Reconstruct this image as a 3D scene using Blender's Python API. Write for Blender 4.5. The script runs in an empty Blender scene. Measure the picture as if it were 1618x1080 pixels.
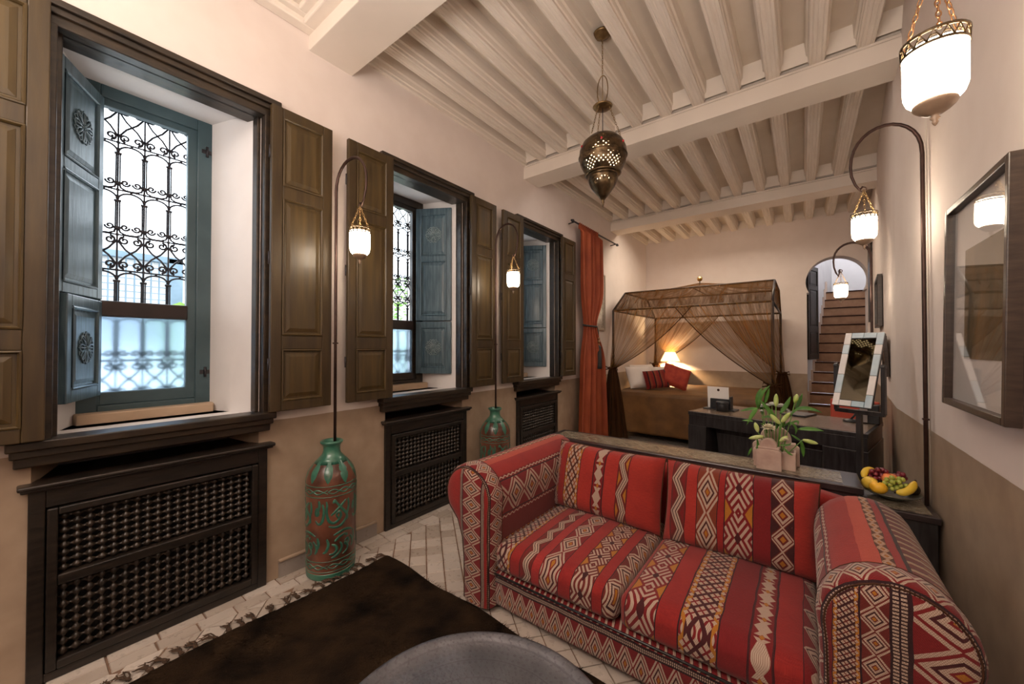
import bpy, math, random
from math import sin, cos, pi, radians, sqrt, atan2
from mathutils import Vector, Matrix
random.seed(7)
S = bpy.context.scene
COL = S.collection

# ------------------------------------------------------------------ camera, world, exposure
cd = bpy.data.cameras.new('camera'); cam = bpy.data.objects.new('camera', cd); COL.objects.link(cam)
cd.sensor_width = 36.0; cd.lens = 602.0/1618.0*36.0; cd.clip_start = 0.02; cd.clip_end = 200
cam.location = (0, 0, 1.35); cam.rotation_euler = (radians(90+0.714), 0, radians(37.33))
S.camera = cam
w = bpy.data.worlds.new('World'); S.world = w; w.use_nodes = True
bg = w.node_tree.nodes['Background']; bg.inputs[0].default_value = (0.80, 0.91, 1.0, 1); bg.inputs[1].default_value = 5.2
S.view_settings.view_transform = 'Standard'; S.view_settings.look = 'None'
S.view_settings.gamma = 1.0; S.view_settings.use_curve_mapping = False
S.view_settings.exposure = 0.26
S.cycles.max_bounces = 8; S.cycles.diffuse_bounces = 5; S.cycles.glossy_bounces = 4
S.cycles.transmission_bounces = 6; S.cycles.transparent_max_bounces = 24
S.cycles.sample_clamp_indirect = 6.0
S.cycles.caustics_reflective = False; S.cycles.caustics_refractive = False

def light(name, kind, loc, power, color, size=0.1, rot=None, size_y=None, portal=False, spread=None):
    l = bpy.data.lights.new(name, kind); l.energy = power; l.color = color
    if kind == 'AREA':
        l.size = size
        if size_y: l.shape = 'RECTANGLE'; l.size_y = size_y
        if portal: l.cycles.is_portal = True
        if spread: l.spread = spread
    else: l.shadow_soft_size = size
    o = bpy.data.objects.new(name, l); COL.objects.link(o); o.location = loc
    if rot: o.rotation_euler = rot
    return o
WARM = (1.0, 0.72, 0.46)
WARM2 = (1.0, 0.88, 0.78)
# unseen fill lights added behind the camera, and the skylight above the stairs
light('added_overhead_fill', 'AREA', (-1.0, -1.1, 3.1), 38, WARM2, 1.6, (radians(12), 0, 0), 1.2)
light('added_upward_fill', 'AREA', (-.6, -.9, 1.9), 80, WARM2, 1.2, (radians(165), 0, 0), 1.2)  # added fill, aimed up to brighten ceiling and upper walls
light('stair_skylight_light', 'AREA', (0.6, 9.2, 5.0), 60, (0.93, 0.95, 1.0), 1.0, (0, 0, 0), 1.6)
light('added_beam_fill', 'AREA', (-1.0, 6.24, 3.30), 38, (1.0,.84,.66), 1.5, (radians(-12), 0, 0), .10)  # added fill, hidden behind the far beam to brighten the bed end
light('added_beam_fill', 'AREA', (-1.0, 3.84, 3.30), 9, WARM2, 1.3, (radians(-8), 0, 0), .10)  # weaker added fill, out of sight behind the middle beam
for k in range(3):
    light('window_portal', 'AREA', (-3.08, 0.457+1.62*k, 1.85), 1, (1, 1, 1), 1.7, (0, radians(-90), 0), 0.6, portal=True)

# ------------------------------------------------------------------ mesh builder
class MB:
    def __init__(s): s.v = []; s.f = []; s.uv = []; s.sm = []; s.has = False
    def add(s, vs, fs, uv=None, smooth=False, M=None):
        b = len(s.v)
        for p in vs:
            p = Vector(p)
            if M is not None: p = M @ p
            s.v.append(tuple(p))
        if uv is None: s.uv += [(0, 0)]*len(vs)
        else: s.uv += list(uv); s.has = True
        for f in fs: s.f.append(tuple(i+b for i in f)); s.sm.append(smooth)
        return s
    def box(s, a, b, M=None):
        x0, y0, z0 = a; x1, y1, z1 = b
        vs = [(x0,y0,z0),(x1,y0,z0),(x1,y1,z0),(x0,y1,z0),(x0,y0,z1),(x1,y0,z1),(x1,y1,z1),(x0,y1,z1)]
        return s.add(vs, [(3,2,1,0),(4,5,6,7),(0,1,5,4),(1,2,6,5),(2,3,7,6),(3,0,4,7)], M=M)
    def frustum(s, r0, z0, r1, z1, M=None):   # r=(x0,y0,x1,y1)
        def q(r, z): return [(r[0],r[1],z),(r[2],r[1],z),(r[2],r[3],z),(r[0],r[3],z)]
        return s.add(q(r0,z0)+q(r1,z1), [(3,2,1,0),(4,5,6,7),(0,1,5,4),(1,2,6,5),(2,3,7,6),(3,0,4,7)], M=M)
    def prism(s, poly, z0, z1, M=None):       # ccw xy polygon
        if sum(poly[i][0]*poly[(i+1)%len(poly)][1]-poly[(i+1)%len(poly)][0]*poly[i][1] for i in range(len(poly))) < 0: poly = poly[::-1]
        n = len(poly)
        vs = [(x,y,z0) for x,y in poly]+[(x,y,z1) for x,y in poly]
        fs = [tuple(range(n-1,-1,-1)), tuple(range(n,2*n))]+[(i,(i+1)%n,n+(i+1)%n,n+i) for i in range(n)]
        return s.add(vs, fs, M=M)
    def lathe(s, prof, n=24, M=None, smooth=True, closed=False, uvr=None):
        vs = []; uv = []
        for r, z in prof:
            for k in range(n):
                a = 2*pi*k/n; vs.append((r*cos(a), r*sin(a), z)); uv.append((k/n, z))
        fs = []
        m = len(prof)
        for i in range(m-1 if not closed else m):
            j = (i+1) % m
            for k in range(n):
                fs.append((i*n+k, i*n+(k+1)%n, j*n+(k+1)%n, j*n+k))
        if not closed:
            if prof[0][0] > 1e-5: fs.append(tuple(range(n-1,-1,-1)))
            if prof[-1][0] > 1e-5: fs.append(tuple((m-1)*n+k for k in range(n)))
        return s.add(vs, fs, smooth=smooth, M=M)
    def tube(s, pts, r, n=6, closed=False, M=None, smooth=True, cap=True):
        pts = [Vector(p) for p in pts]; m = len(pts)
        rs = r if isinstance(r, (list, tuple)) else [r]*m
        vs = []; up = None
        for i, p in enumerate(pts):
            if closed: t = pts[(i+1)%m]-pts[i-1]
            else: t = pts[min(i+1,m-1)]-pts[max(i-1,0)]
            if t.length < 1e-9: t = Vector((0,0,1))
            t.normalize()
            if up is None:
                up = Vector((0,0,1)) if abs(t.z) < .9 else Vector((1,0,0))
            a = t.cross(up)
            if a.length < 1e-4: a = t.orthogonal()
            a.normalize(); b = a.cross(t).normalized(); up = b
            for k in range(n):
                g = 2*pi*k/n; vs.append(p+(a*cos(g)+b*sin(g))*rs[i])
        fs = []
        for i in range(m if closed else m-1):
            j = (i+1) % m
            for k in range(n): fs.append((i*n+k, i*n+(k+1)%n, j*n+(k+1)%n, j*n+k))
        if cap and not closed:
            fs.append(tuple(range(n-1,-1,-1))); fs.append(tuple((m-1)*n+k for k in range(n)))
        return s.add(vs, fs, smooth=smooth, M=M)
    def grid(s, fn, nu, nv, uvf=None, smooth=True, closeu=False, M=None):
        vs = []; uv = []
        for j in range(nv+1):
            for i in range(nu if closeu else nu+1):
                u = i/nu; v = j/nv
                vs.append(fn(u, v)); uv.append(uvf(u, v) if uvf else (u, v))
        W = nu if closeu else nu+1; fs = []
        for j in range(nv):
            for i in range(nu):
                i2 = (i+1) % W if closeu else i+1
                fs.append((j*W+i, j*W+i2, (j+1)*W+i2, (j+1)*W+i))
        return s.add(vs, fs, uv=uv, smooth=smooth, M=M)
    def sphere(s, c, r, n=12, m=8, M=None, sc=(1,1,1)):
        vs = [(c[0], c[1], c[2]-r*sc[2])]; fs = []
        for j in range(1, m):
            t = pi*j/m
            for k in range(n):
                a = 2*pi*k/n
                vs.append((c[0]+r*sc[0]*sin(t)*cos(a), c[1]+r*sc[1]*sin(t)*sin(a), c[2]-r*sc[2]*cos(t)))
        vs.append((c[0], c[1], c[2]+r*sc[2])); L = len(vs)-1
        for k in range(n): fs.append((0, 1+(k+1)%n, 1+k)); fs.append((L, 1+(m-2)*n+k, 1+(m-2)*n+(k+1)%n))
        for j in range(m-2):
            for k in range(n): fs.append((1+j*n+k, 1+j*n+(k+1)%n, 1+(j+1)*n+(k+1)%n, 1+(j+1)*n+k))
        return s.add(vs, fs, smooth=True, M=M)
    def mesh(s, name, mat=None):
        me = bpy.data.meshes.new(name); me.from_pydata(s.v, [], s.f)
        me.polygons.foreach_set('use_smooth', s.sm)
        if s.has:
            l = me.uv_layers.new(name='UVMap'); d = l.data
            for lp in me.loops: d[lp.index].uv = s.uv[lp.vertex_index]
        if mat: me.materials.append(mat)
        me.update(); return me
    def build(s, name, mat=None, parent=None, bevel=0, solid=0, sub=0):
        return link(name, s.mesh(name, mat), parent, bevel, solid, sub)

def link(name, me, parent=None, bevel=0, solid=0, sub=0, loc=None, rot=None):
    o = bpy.data.objects.new(name, me); COL.objects.link(o)
    if parent: o.parent = parent
    if loc: o.location = loc
    if rot: o.rotation_euler = rot
    if solid:
        m = o.modifiers.new('s', 'SOLIDIFY'); m.thickness = solid; m.offset = 0
    if bevel:
        m = o.modifiers.new('b', 'BEVEL'); m.width = bevel; m.segments = 2; m.limit_method = 'ANGLE'; m.angle_limit = radians(40)
    if sub:
        m = o.modifiers.new('u', 'SUBSURF'); m.levels = sub; m.render_levels = sub
    return o
def tag(o, label=None, cat=None, group=None, kind=None):
    if label: o['label'] = label
    if cat: o['category'] = cat
    if group: o['group'] = group
    if kind: o['kind'] = kind
    return o
def thing(name, label, cat, loc=(0,0,0), rz=0, group=None, parent=None):
    o = bpy.data.objects.new(name, None); o.empty_display_size = .1; COL.objects.link(o)
    o.location = loc; o.rotation_euler = (0, 0, rz)
    if parent: o.parent = parent
    return tag(o, label, cat, group)
def setting(name, loc=(0,0,0)):
    o = bpy.data.objects.new(name, None); COL.objects.link(o); o.location = loc; o['kind'] = 'structure'; return o
def part(name, parent, label=None, loc=(0,0,0), rot=(0,0,0)):
    o = bpy.data.objects.new(name, None); COL.objects.link(o); o.parent = parent; o.location = loc; o.rotation_euler = rot
    if label: o['label'] = label
    return o
def copy_tree(o, parent=None):
    c = o.copy(); COL.objects.link(c); c.parent = parent
    for ch in list(o.children): copy_tree(ch, c)
    return c
def Rz(a): return Matrix.Rotation(a, 4, 'Z')
def Rx(a): return Matrix.Rotation(a, 4, 'X')
def Ry(a): return Matrix.Rotation(a, 4, 'Y')
def Tr(x, y, z): return Matrix.Translation((x, y, z))

# ------------------------------------------------------------------ materials
class X:   # scalar node expression
    t = None
    def __init__(s, k): s.k = k
    @staticmethod
    def m(op, *a, clamp=False):
        n = X.t.nodes.new('ShaderNodeMath'); n.operation = op; n.use_clamp = clamp
        for i, q in enumerate(a):
            if isinstance(q, X): X.t.links.new(q.k, n.inputs[i])
            else: n.inputs[i].default_value = q
        return X(n.outputs[0])
    def __add__(s, o): return X.m('ADD', s, o)
    def __radd__(s, o): return X.m('ADD', s, o)
    def __sub__(s, o): return X.m('SUBTRACT', s, o)
    def __rsub__(s, o): return X.m('SUBTRACT', o, s)
    def __mul__(s, o): return X.m('MULTIPLY', s, o)
    def __rmul__(s, o): return X.m('MULTIPLY', s, o)
    def __truediv__(s, o): return X.m('DIVIDE', s, o)
    def __lt__(s, o): return X.m('LESS_THAN', s, o)
    def __gt__(s, o): return X.m('GREATER_THAN', s, o)
def xabs(a): return X.m('ABSOLUTE', a)
def xmax(a, b): return X.m('MAXIMUM', a, b)
def xmin(a, b): return X.m('MINIMUM', a, b)
def xtri(a): return X.m('PINGPONG', a, 1.0)          # 0..1..0 with period 2
def xfrac(a): return X.m('FRACT', a)
def inr(a, lo, hi): return (a > lo)*(a < hi)
def newmat(name):
    m = bpy.data.materials.new(name); m.use_nodes = True; X.t = m.node_tree
    return m, m.node_tree.nodes['Principled BSDF']
def node(ty, **kw):
    n = X.t.nodes.new(ty)
    for k, v in kw.items():
        if k in n.inputs.keys():
            if hasattr(v, 'k'): X.t.links.new(v.k, n.inputs[k])
            elif isinstance(v, bpy.types.NodeSocket): X.t.links.new(v, n.inputs[k])
            else: n.inputs[k].default_value = v
        else: setattr(n, k, v)
    return n
def L(a, b): X.t.links.new(a.k if isinstance(a, X) else a, b)
def mixc(f, a, b, bt='MIX'):
    n = X.t.nodes.new('ShaderNodeMix'); n.data_type = 'RGBA'; n.blend_type = bt
    for i, q in ((0, f), (6, a), (7, b)):
        if isinstance(q, X): L(q, n.inputs[i])
        elif isinstance(q, bpy.types.NodeSocket): L(q, n.inputs[i])
        else: n.inputs[i].default_value = q if i == 0 else (*q, 1) if len(q) == 3 else q
    return n.outputs[2]
def noise(scale=5, detail=3, vec=None, rough=.5, stretch=None, dist=0):
    n = node('ShaderNodeTexNoise'); n.inputs['Scale'].default_value = scale; n.inputs['Detail'].default_value = detail
    n.inputs['Roughness'].default_value = rough; n.inputs['Distortion'].default_value = dist
    if vec is None: vec = node('ShaderNodeTexCoord').outputs['Object']
    if stretch:
        mp = node('ShaderNodeMapping'); mp.inputs['Scale'].default_value = stretch; L(vec, mp.inputs[0]); vec = mp.outputs[0]
    L(vec, n.inputs['Vector']); return X(n.outputs['Fac'])
def ramp(f, stops):
    n = node('ShaderNodeValToRGB'); L(f, n.inputs[0]); cr = n.color_ramp
    while len(cr.elements) < len(stops): cr.elements.new(.5)
    for e, (p, c) in zip(cr.elements, stops): e.position = p; e.color = (*c, 1)
    return n.outputs[0]
def bump(h, strength=.3, dist=.01):
    n = node('ShaderNodeBump'); n.inputs['Strength'].default_value = strength; n.inputs['Distance'].default_value = dist
    L(h, n.inputs['Height']); return n.outputs[0]
def plain(name, c1, c2=None, scale=6, rough=.5, metal=0, b=.0, bscale=40, stretch=None, coat=0, spec=.5, emit=None, es=0, lo=.35, hi=.65, space='Object', rough2=None):
    m, p = newmat(name)
    tc = node('ShaderNodeTexCoord').outputs[space]
    if c2:
        f = noise(scale, 4, tc, stretch=stretch)
        L(ramp(f, [(lo, c1), (hi, c2)]), p.inputs['Base Color'])
        if rough2 is not None:
            L(rough+(rough2-rough)*f, p.inputs['Roughness'])
    else: p.inputs['Base Color'].default_value = (*c1, 1)
    if rough2 is None: p.inputs['Roughness'].default_value = rough
    p.inputs['Metallic'].default_value = metal
    p.inputs['Coat Weight'].default_value = coat; p.inputs['Coat Roughness'].default_value = .15
    p.inputs['Specular IOR Level'].default_value = spec
    if b: L(bump(noise(bscale, 4, tc, stretch=stretch), b), p.inputs['Normal'])
    if emit:
        p.inputs['Emission Color'].default_value = (*emit, 1); p.inputs['Emission Strength'].default_value = es
    return m

M = {}
# walls: pinkish white plaster over a tan polished-lime dado, by height
def wallmat():
    m, p = newmat('wall_plaster')
    g = node('ShaderNodeNewGeometry').outputs['Position']
    sep = node('ShaderNodeSeparateXYZ'); L(g, sep.inputs[0]); z = X(sep.outputs[2])
    n1 = noise(1.6, 5, g); n2 = noise(9, 4, g)
    up = ramp(n1*.7+n2*.3, [(.35, (.67,.585,.54)), (.65, (.73,.65,.61))])
    dn = ramp(n1*.6+n2*.4, [(.30, (.27,.195,.140)), (.5, (.36,.27,.195)), (.70, (.45,.35,.26))])
    f = (z+n2*.006) > .925
    L(mixc(f, dn, up), p.inputs['Base Color'])
    L(.45+.35*f, p.inputs['Roughness'])
    L(bump(n2, .08), p.inputs['Normal'])
    return m
M['wall'] = wallmat()
M['white'] = plain('white_plaster', (.70,.63,.56), (.75,.68,.61), 2, .75, b=.05, bscale=12)
M['reveal'] = plain('reveal_plaster', (.74,.72,.72), (.80,.78,.78), 3, .8, b=.06, bscale=10)
M['joist'] = plain('limewashed_joist', (.70,.625,.55), (.77,.70,.63), 5, .7, b=.06, bscale=20, stretch=(6,.6,6))
M['plank'] = plain('ceiling_plank', (.62,.54,.455), (.68,.60,.515), 3, .75, b=.08, bscale=12)
M['beam'] = plain('plastered_beam', (.70,.63,.56), (.76,.69,.62), 2, .7, b=.04, bscale=9)
M['brown'] = plain('brown_shutter_wood', (.022,.013,.005), (.066,.040,.012), 4, .36, b=.06, bscale=9, stretch=(8,8,.8), coat=.08, rough2=.55, lo=.2, hi=.85)
M['brown_panel'] = plain('brown_shutter_panel', (.027,.016,.0055), (.088,.055,.015), 4, .34, b=.06, bscale=8, stretch=(8,8,.7), coat=.10, rough2=.52, lo=.2, hi=.85)
M['casing'] = plain('dark_casing_wood', (.010,.0065,.004), (.030,.018,.009), 8, .40, b=.1, bscale=12, stretch=(4,1,4), coat=.15)
M['dark'] = plain('dark_cover_wood', (.007,.006,.005), (.022,.015,.011), 8, .38, b=.1, bscale=14, stretch=(4,1,6), coat=.15)
M['lattice'] = plain('turned_lattice_wood', (.012,.008,.006), (.040,.027,.018), 14, .36)
M['transom'] = plain('dark_transom_wood', (.012,.005,.005), (.022,.010,.009), 9, .45)
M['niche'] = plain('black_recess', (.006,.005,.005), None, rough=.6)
M['blue'] = plain('blue_green_paint', (.032,.066,.090), (.105,.170,.210), 8, .38, b=.1, bscale=12, stretch=(8,8,.7), coat=.1, lo=.3, hi=.75)
M['blue_frame'] = plain('blue_frame_paint', (.035,.070,.085), (.055,.10,.12), 5, .4, b=.05)
M['iron'] = plain('wrought_iron', (.018,.016,.020), (.04,.035,.04), 20, .45, metal=.3)
M['grille_iron'] = plain('grille_iron', (.022,.020,.028), (.04,.036,.046), 20, .6)
M['pole'] = plain('dark_iron_pole', (.040,.020,.016), (.065,.035,.028), 15, .38, metal=.6)
M['brass'] = plain('aged_brass', (.16,.10,.045), (.34,.23,.11), 18, .38, metal=.9, b=.1, bscale=60)
M['brass_dark'] = plain('dark_pierced_brass', (.05,.034,.02), (.14,.095,.05), 25, .30, metal=.9, b=.15, bscale=80)
M['copper'] = plain('copper_chain', (.22,.11,.05), (.34,.18,.09), 20, .4, metal=.9)
M['alabaster'] = plain('alabaster_cup', (.20,.13,.085), (.30,.21,.14), 14, .35, b=.1, bscale=40)
M['black'] = plain('black_lacquer_wood', (.012,.011,.012), (.035,.033,.036), 6, .32, b=.12, bscale=10, stretch=(8,8,1), coat=.2)
M['console'] = plain('dark_plum_wood', (.018,.012,.013), (.045,.030,.030), 7, .30, b=.06, bscale=12, coat=.3)
def tiles_m(name, a, b_, c):
    m, p = newmat(name)
    oi = node('ShaderNodeObjectInfo').outputs['Random']
    g = node('ShaderNodeNewGeometry').outputs['Position']
    n = noise(5, 4, g); n2 = noise(30, 3, g)
    L(ramp(X(oi)*.55+n*.45, [(.2, a), (.5, b_), (.8, c)]), p.inputs['Base Color'])
    L(.16+.3*n2, p.inputs['Roughness']); L(bump(n2, .12), p.inputs['Normal'])
    return m
M['tile'] = tiles_m('floor_tile_glaze', (.38,.32,.27), (.50,.44,.39), (.58,.52,.47))
M['grout'] = plain('reddish_grout', (.16,.095,.065), (.24,.15,.10), 20, .85, b=.2)
M['skirt'] = tiles_m('skirting_tile_glaze', (.26,.225,.205), (.32,.285,.26), (.38,.34,.31))
M['curtain'] = plain('rust_curtain', (.26,.046,.015), (.36,.075,.024), 4, .75, b=.15, bscale=160)
M['tassel'] = plain('dark_tassel', (.02,.022,.022), (.04,.04,.038), 60, .8, b=.4, bscale=120)
M['spread'] = plain('ochre_brown_bedspread', (.105,.046,.010), (.175,.082,.020), 5, .55, b=.15, bscale=90)
M['pillow_white'] = plain('white_pillow_linen', (.72,.66,.62), (.80,.75,.71), 4, .85, b=.1, bscale=50)
M['pillow_red'] = plain('red_cushion_weave', (.30,.030,.018), (.42,.055,.028), 12, .85, b=.3, bscale=120)
M['gold'] = plain('polished_brass_ball', (.75,.52,.20), None, rough=.18, metal=1)
M['paper'] = plain('white_paper', (.85,.83,.81), None, rough=.7)
M['leather'] = plain('black_leather', (.012,.014,.018), (.02,.022,.026), 30, .4, b=.1, bscale=90)
M['redchair'] = plain('red_leather_back', (.45,.06,.035), (.52,.08,.045), 8, .45)
M['stone'] = plain('pink_alabaster_block', (.42,.29,.24), (.62,.48,.40), 9, .45, b=.15, bscale=30)
M['leaf'] = plain('lily_leaf_green', (.035,.12,.015), (.085,.24,.03), 14, .4, b=.1, bscale=30)
M['bud'] = plain('pale_green_lily_bud', (.36,.50,.10), (.62,.70,.32), 18, .45)
M['bloom'] = plain('cream_petals', (.80,.74,.55), (.90,.86,.74), 20, .6)
M['bloomw'] = plain('white_petals', (.84,.84,.80), (.92,.91,.88), 20, .6)
M['stem'] = plain('green_stem', (.12,.26,.05), None, rough=.5)
M['banana'] = plain('banana_skin', (.78,.52,.04), (.86,.62,.07), 16, .4, b=.03)
M['tip'] = plain('dark_fruit_tip', (.05,.03,.015), None, rough=.6)
M['orange'] = plain('orange_peel', (.90,.46,.02), (.95,.54,.04), 10, .38, b=.15, bscale=150)
M['quince'] = plain('yellow_quince_skin', (.80,.52,.05), (.86,.62,.10), 10, .4)
M['peach'] = plain('peach_skin', (.80,.14,.06), (.90,.45,.13), 12, .6)
M['grape_red'] = plain('red_grape_skin', (.13,.012,.025), (.24,.03,.045), 30, .3, coat=.3)
M['grape_green'] = plain('green_grape_skin', (.30,.38,.05), (.45,.50,.10), 30, .28, coat=.3)
M['avocado'] = plain('dark_avocado_skin', (.012,.014,.008), (.03,.03,.018), 40, .5, b=.4, bscale=80)
M['plate'] = plain('pewter_green_plate', (.10,.11,.085), (.20,.20,.16), 12, .28, metal=.5)
M['frame_wood'] = plain('brown_picture_frame', (.028,.017,.012), (.055,.035,.025), 10, .35, b=.1, bscale=20, stretch=(1,1,6))
M['mat_board'] = plain('pale_mat_board', (.74,.70,.67), (.80,.76,.73), 3, .7)
M['painting'] = plain('dark_green_brown_painting', (.045,.045,.020), (.19,.125,.055), 6, .6, stretch=(2,2,.5), lo=.3, hi=.7)
M['mirror_glass'] = plain('mirror_glass', (.17,.16,.12), None, rough=.03, metal=1)
M['shell1'] = plain('pale_blue_bone_tile', (.40,.54,.64), (.58,.68,.75), 10, .3, coat=.3)
M['shell2'] = plain('ivory_bone_tile', (.70,.68,.68), (.80,.78,.78), 10, .3, coat=.3)
M['leaf_out'] = plain('garden_leaf', (.12,.30,.05), (.28,.46,.10), 10, .6)
M['stair'] = plain('stair_riser_clay', (.30,.15,.075), (.40,.215,.115), 8, .5, b=.05)
M['nosing'] = plain('dark_step_nosing', (.045,.018,.011), (.075,.033,.020), 10, .85, spec=.1)
M['shade'] = plain('lamp_shade_paper', (.9,.72,.42), None, rough=.7, emit=(1.0,.66,.28), es=2.6)
M['glow'] = plain('lit_lantern_glass', (.9,.85,.75), None, rough=.3, emit=(1.0,.82,.62), es=25.0)
M['bulb'] = plain('bulb_inside_lantern', (1,.9,.7), None, rough=.3, emit=(1.0,.74,.46), es=4)
M['blue_worn'] = plain('worn_blue_relief', (.13,.19,.21), (.24,.31,.33), 30, .45)
M['jewel'] = plain('red_glass_jewel', (.45,.01,.02), None, rough=.12, coat=.5)
M['ext_wall'] = plain('pale_courtyard_wall', (.80,.80,.80), (.86,.86,.85), 2, .8)
M['ext_shutter'] = plain('blue_grey_far_shutter', (.10,.15,.19), (.14,.20,.25), 5, .6)
M['tray'] = None
def tray_mat():
    m, p = newmat('engraved_pewter')
    tc = node('ShaderNodeTexCoord').outputs['Object']
    sep = node('ShaderNodeSeparateXYZ'); L(tc, sep.inputs[0]); x = X(sep.outputs[0]); y = X(sep.outputs[1])
    r = X.m('SQRT', x*x+y*y); a = X.m('ARCTAN2', y, x)
    n = noise(9, 5, tc); n2 = noise(60, 3, tc)
    ring = xabs(xfrac(r*16)-.5)*2
    pet = X.m('SINE', a*72+X.m('SINE', r*260)*1.4)
    dots = X.m('SINE', a*140)*X.m('SINE', r*330)
    sc = X.m('SINE', a*48+r*150)*X.m('SINE', a*48-r*150)
    zone = (X.m('SINE', r*48) > 0)
    pat = zone*sc+(1-zone)*(pet*.5+dots*.6)
    line = (ring < .08)
    rut = xmax((pat > .45)*(n2 > .42), line)
    L(mixc(rut*(n2*.7)*.6, mixc(n, (.07,.07,.08), (.24,.235,.26)), (.035,.028,.024)), p.inputs['Base Color'])
    p.inputs['Metallic'].default_value = .85
    L(.30+n*.25+rut*.2, p.inputs['Roughness'])
    L(bump(n2*.8-rut*.35+n, .45, .004), p.inputs['Normal'])
    return m
M['tray'] = tray_mat()
def inlay_mat(name, ucol, uv=True):
    m, p = newmat(name)
    tc = node('ShaderNodeTexCoord').outputs['Object']
    sep = node('ShaderNodeSeparateXYZ'); L(tc, sep.inputs[0]); x = X(sep.outputs[0]); y = X(sep.outputs[1])
    n = noise(14, 4, tc, dist=2.5); n2 = noise(70, 2, tc)
    v = xabs(n-.5) < .035
    d = xtri(x*14)+xtri(y*14)
    ln = (xabs(d-1) < .07)
    f = xmax(v*.7, ln*(n2 > .4))
    L(mixc(f, ramp(noise(4, 3, tc), [(.3, ucol[0]), (.7, ucol[1])]), ucol[2]), p.inputs['Base Color'])
    p.inputs['Metallic'].default_value = .35; p.inputs['Roughness'].default_value = .24
    L(bump(f, .15, .003), p.inputs['Normal'])
    return m
M['inlay'] = inlay_mat('carved_bone_inlay', ((.16,.13,.09), (.26,.215,.155), (.40,.35,.27)))
M['desk_top'] = inlay_mat('marbled_desk_top', ((.16,.105,.065), (.24,.165,.11), (.33,.25,.19)))
# glass
def glass(name, col, rough, ior=1.45):
    m, p = newmat(name)
    p.inputs['Base Color'].default_value = (*col, 1); p.inputs['Transmission Weight'].default_value = 1
    p.inputs['Roughness'].default_value = rough; p.inputs['IOR'].default_value = ior
    return m
M['frost'] = glass('frosted_pane_glass', (.50,.64,.80), .50, 1.15)
def picglass():
    m = bpy.data.materials.new('clear_picture_glass'); m.use_nodes = True; t = m.node_tree; t.nodes.clear(); X.t = t
    o = t.nodes.new('ShaderNodeOutputMaterial'); mx = t.nodes.new('ShaderNodeMixShader')
    g = t.nodes.new('ShaderNodeBsdfGlossy'); g.inputs['Roughness'].default_value = .02
    tr = t.nodes.new('ShaderNodeBsdfTransparent'); lw = t.nodes.new('ShaderNodeLayerWeight'); lw.inputs[0].default_value = .5
    L(X.m('POWER', X(lw.outputs['Facing']), 4.0)*.6+.045, mx.inputs[0]); L(tr.outputs[0], mx.inputs[1]); L(g.outputs[0], mx.inputs[2]); L(mx.outputs[0], o.inputs[0])
    return m
M['clear'] = picglass()
def sheer(name, col, base, amp):
    m = bpy.data.materials.new(name); m.use_nodes = True; t = m.node_tree; t.nodes.clear(); X.t = t
    o = t.nodes.new('ShaderNodeOutputMaterial'); mx = t.nodes.new('ShaderNodeMixShader'); m2 = t.nodes.new('ShaderNodeMixShader')
    d = t.nodes.new('ShaderNodeBsdfDiffuse'); tl = t.nodes.new('ShaderNodeBsdfTranslucent'); tr = t.nodes.new('ShaderNodeBsdfTransparent')
    d.inputs[0].default_value = (*col, 1); tl.inputs[0].default_value = (*col, 1)
    uv = node('ShaderNodeTexCoord').outputs['UV']
    n = noise(1, 3, uv, stretch=(26, .8, 1)); n2 = noise(1, 2, uv, stretch=(90, 2, 1))
    lw = t.nodes.new('ShaderNodeLayerWeight'); lw.inputs[0].default_value = .35
    f = X.m('ADD', base+amp*((n-.5)*3+(n2-.5)*1.5), X(lw.outputs['Facing'])*.35, clamp=True)
    L(d.outputs[0], m2.inputs[1]); L(tl.outputs[0], m2.inputs[2]); m2.inputs[0].default_value = .5
    L(f, mx.inputs[0]); L(tr.outputs[0], mx.inputs[1]); L(m2.outputs[0], mx.inputs[2]); L(mx.outputs[0], o.inputs[0])
    return m
M['sheer'] = sheer('brown_sheer_voile', (.33,.165,.048), .44, .38)
M['sheer_roof'] = sheer('brown_sheer_roof', (.12,.058,.022), .52, .42)
M['sheer_dense'] = sheer('brown_sheer_gathered', (.085,.040,.018), .90, .2)

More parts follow.
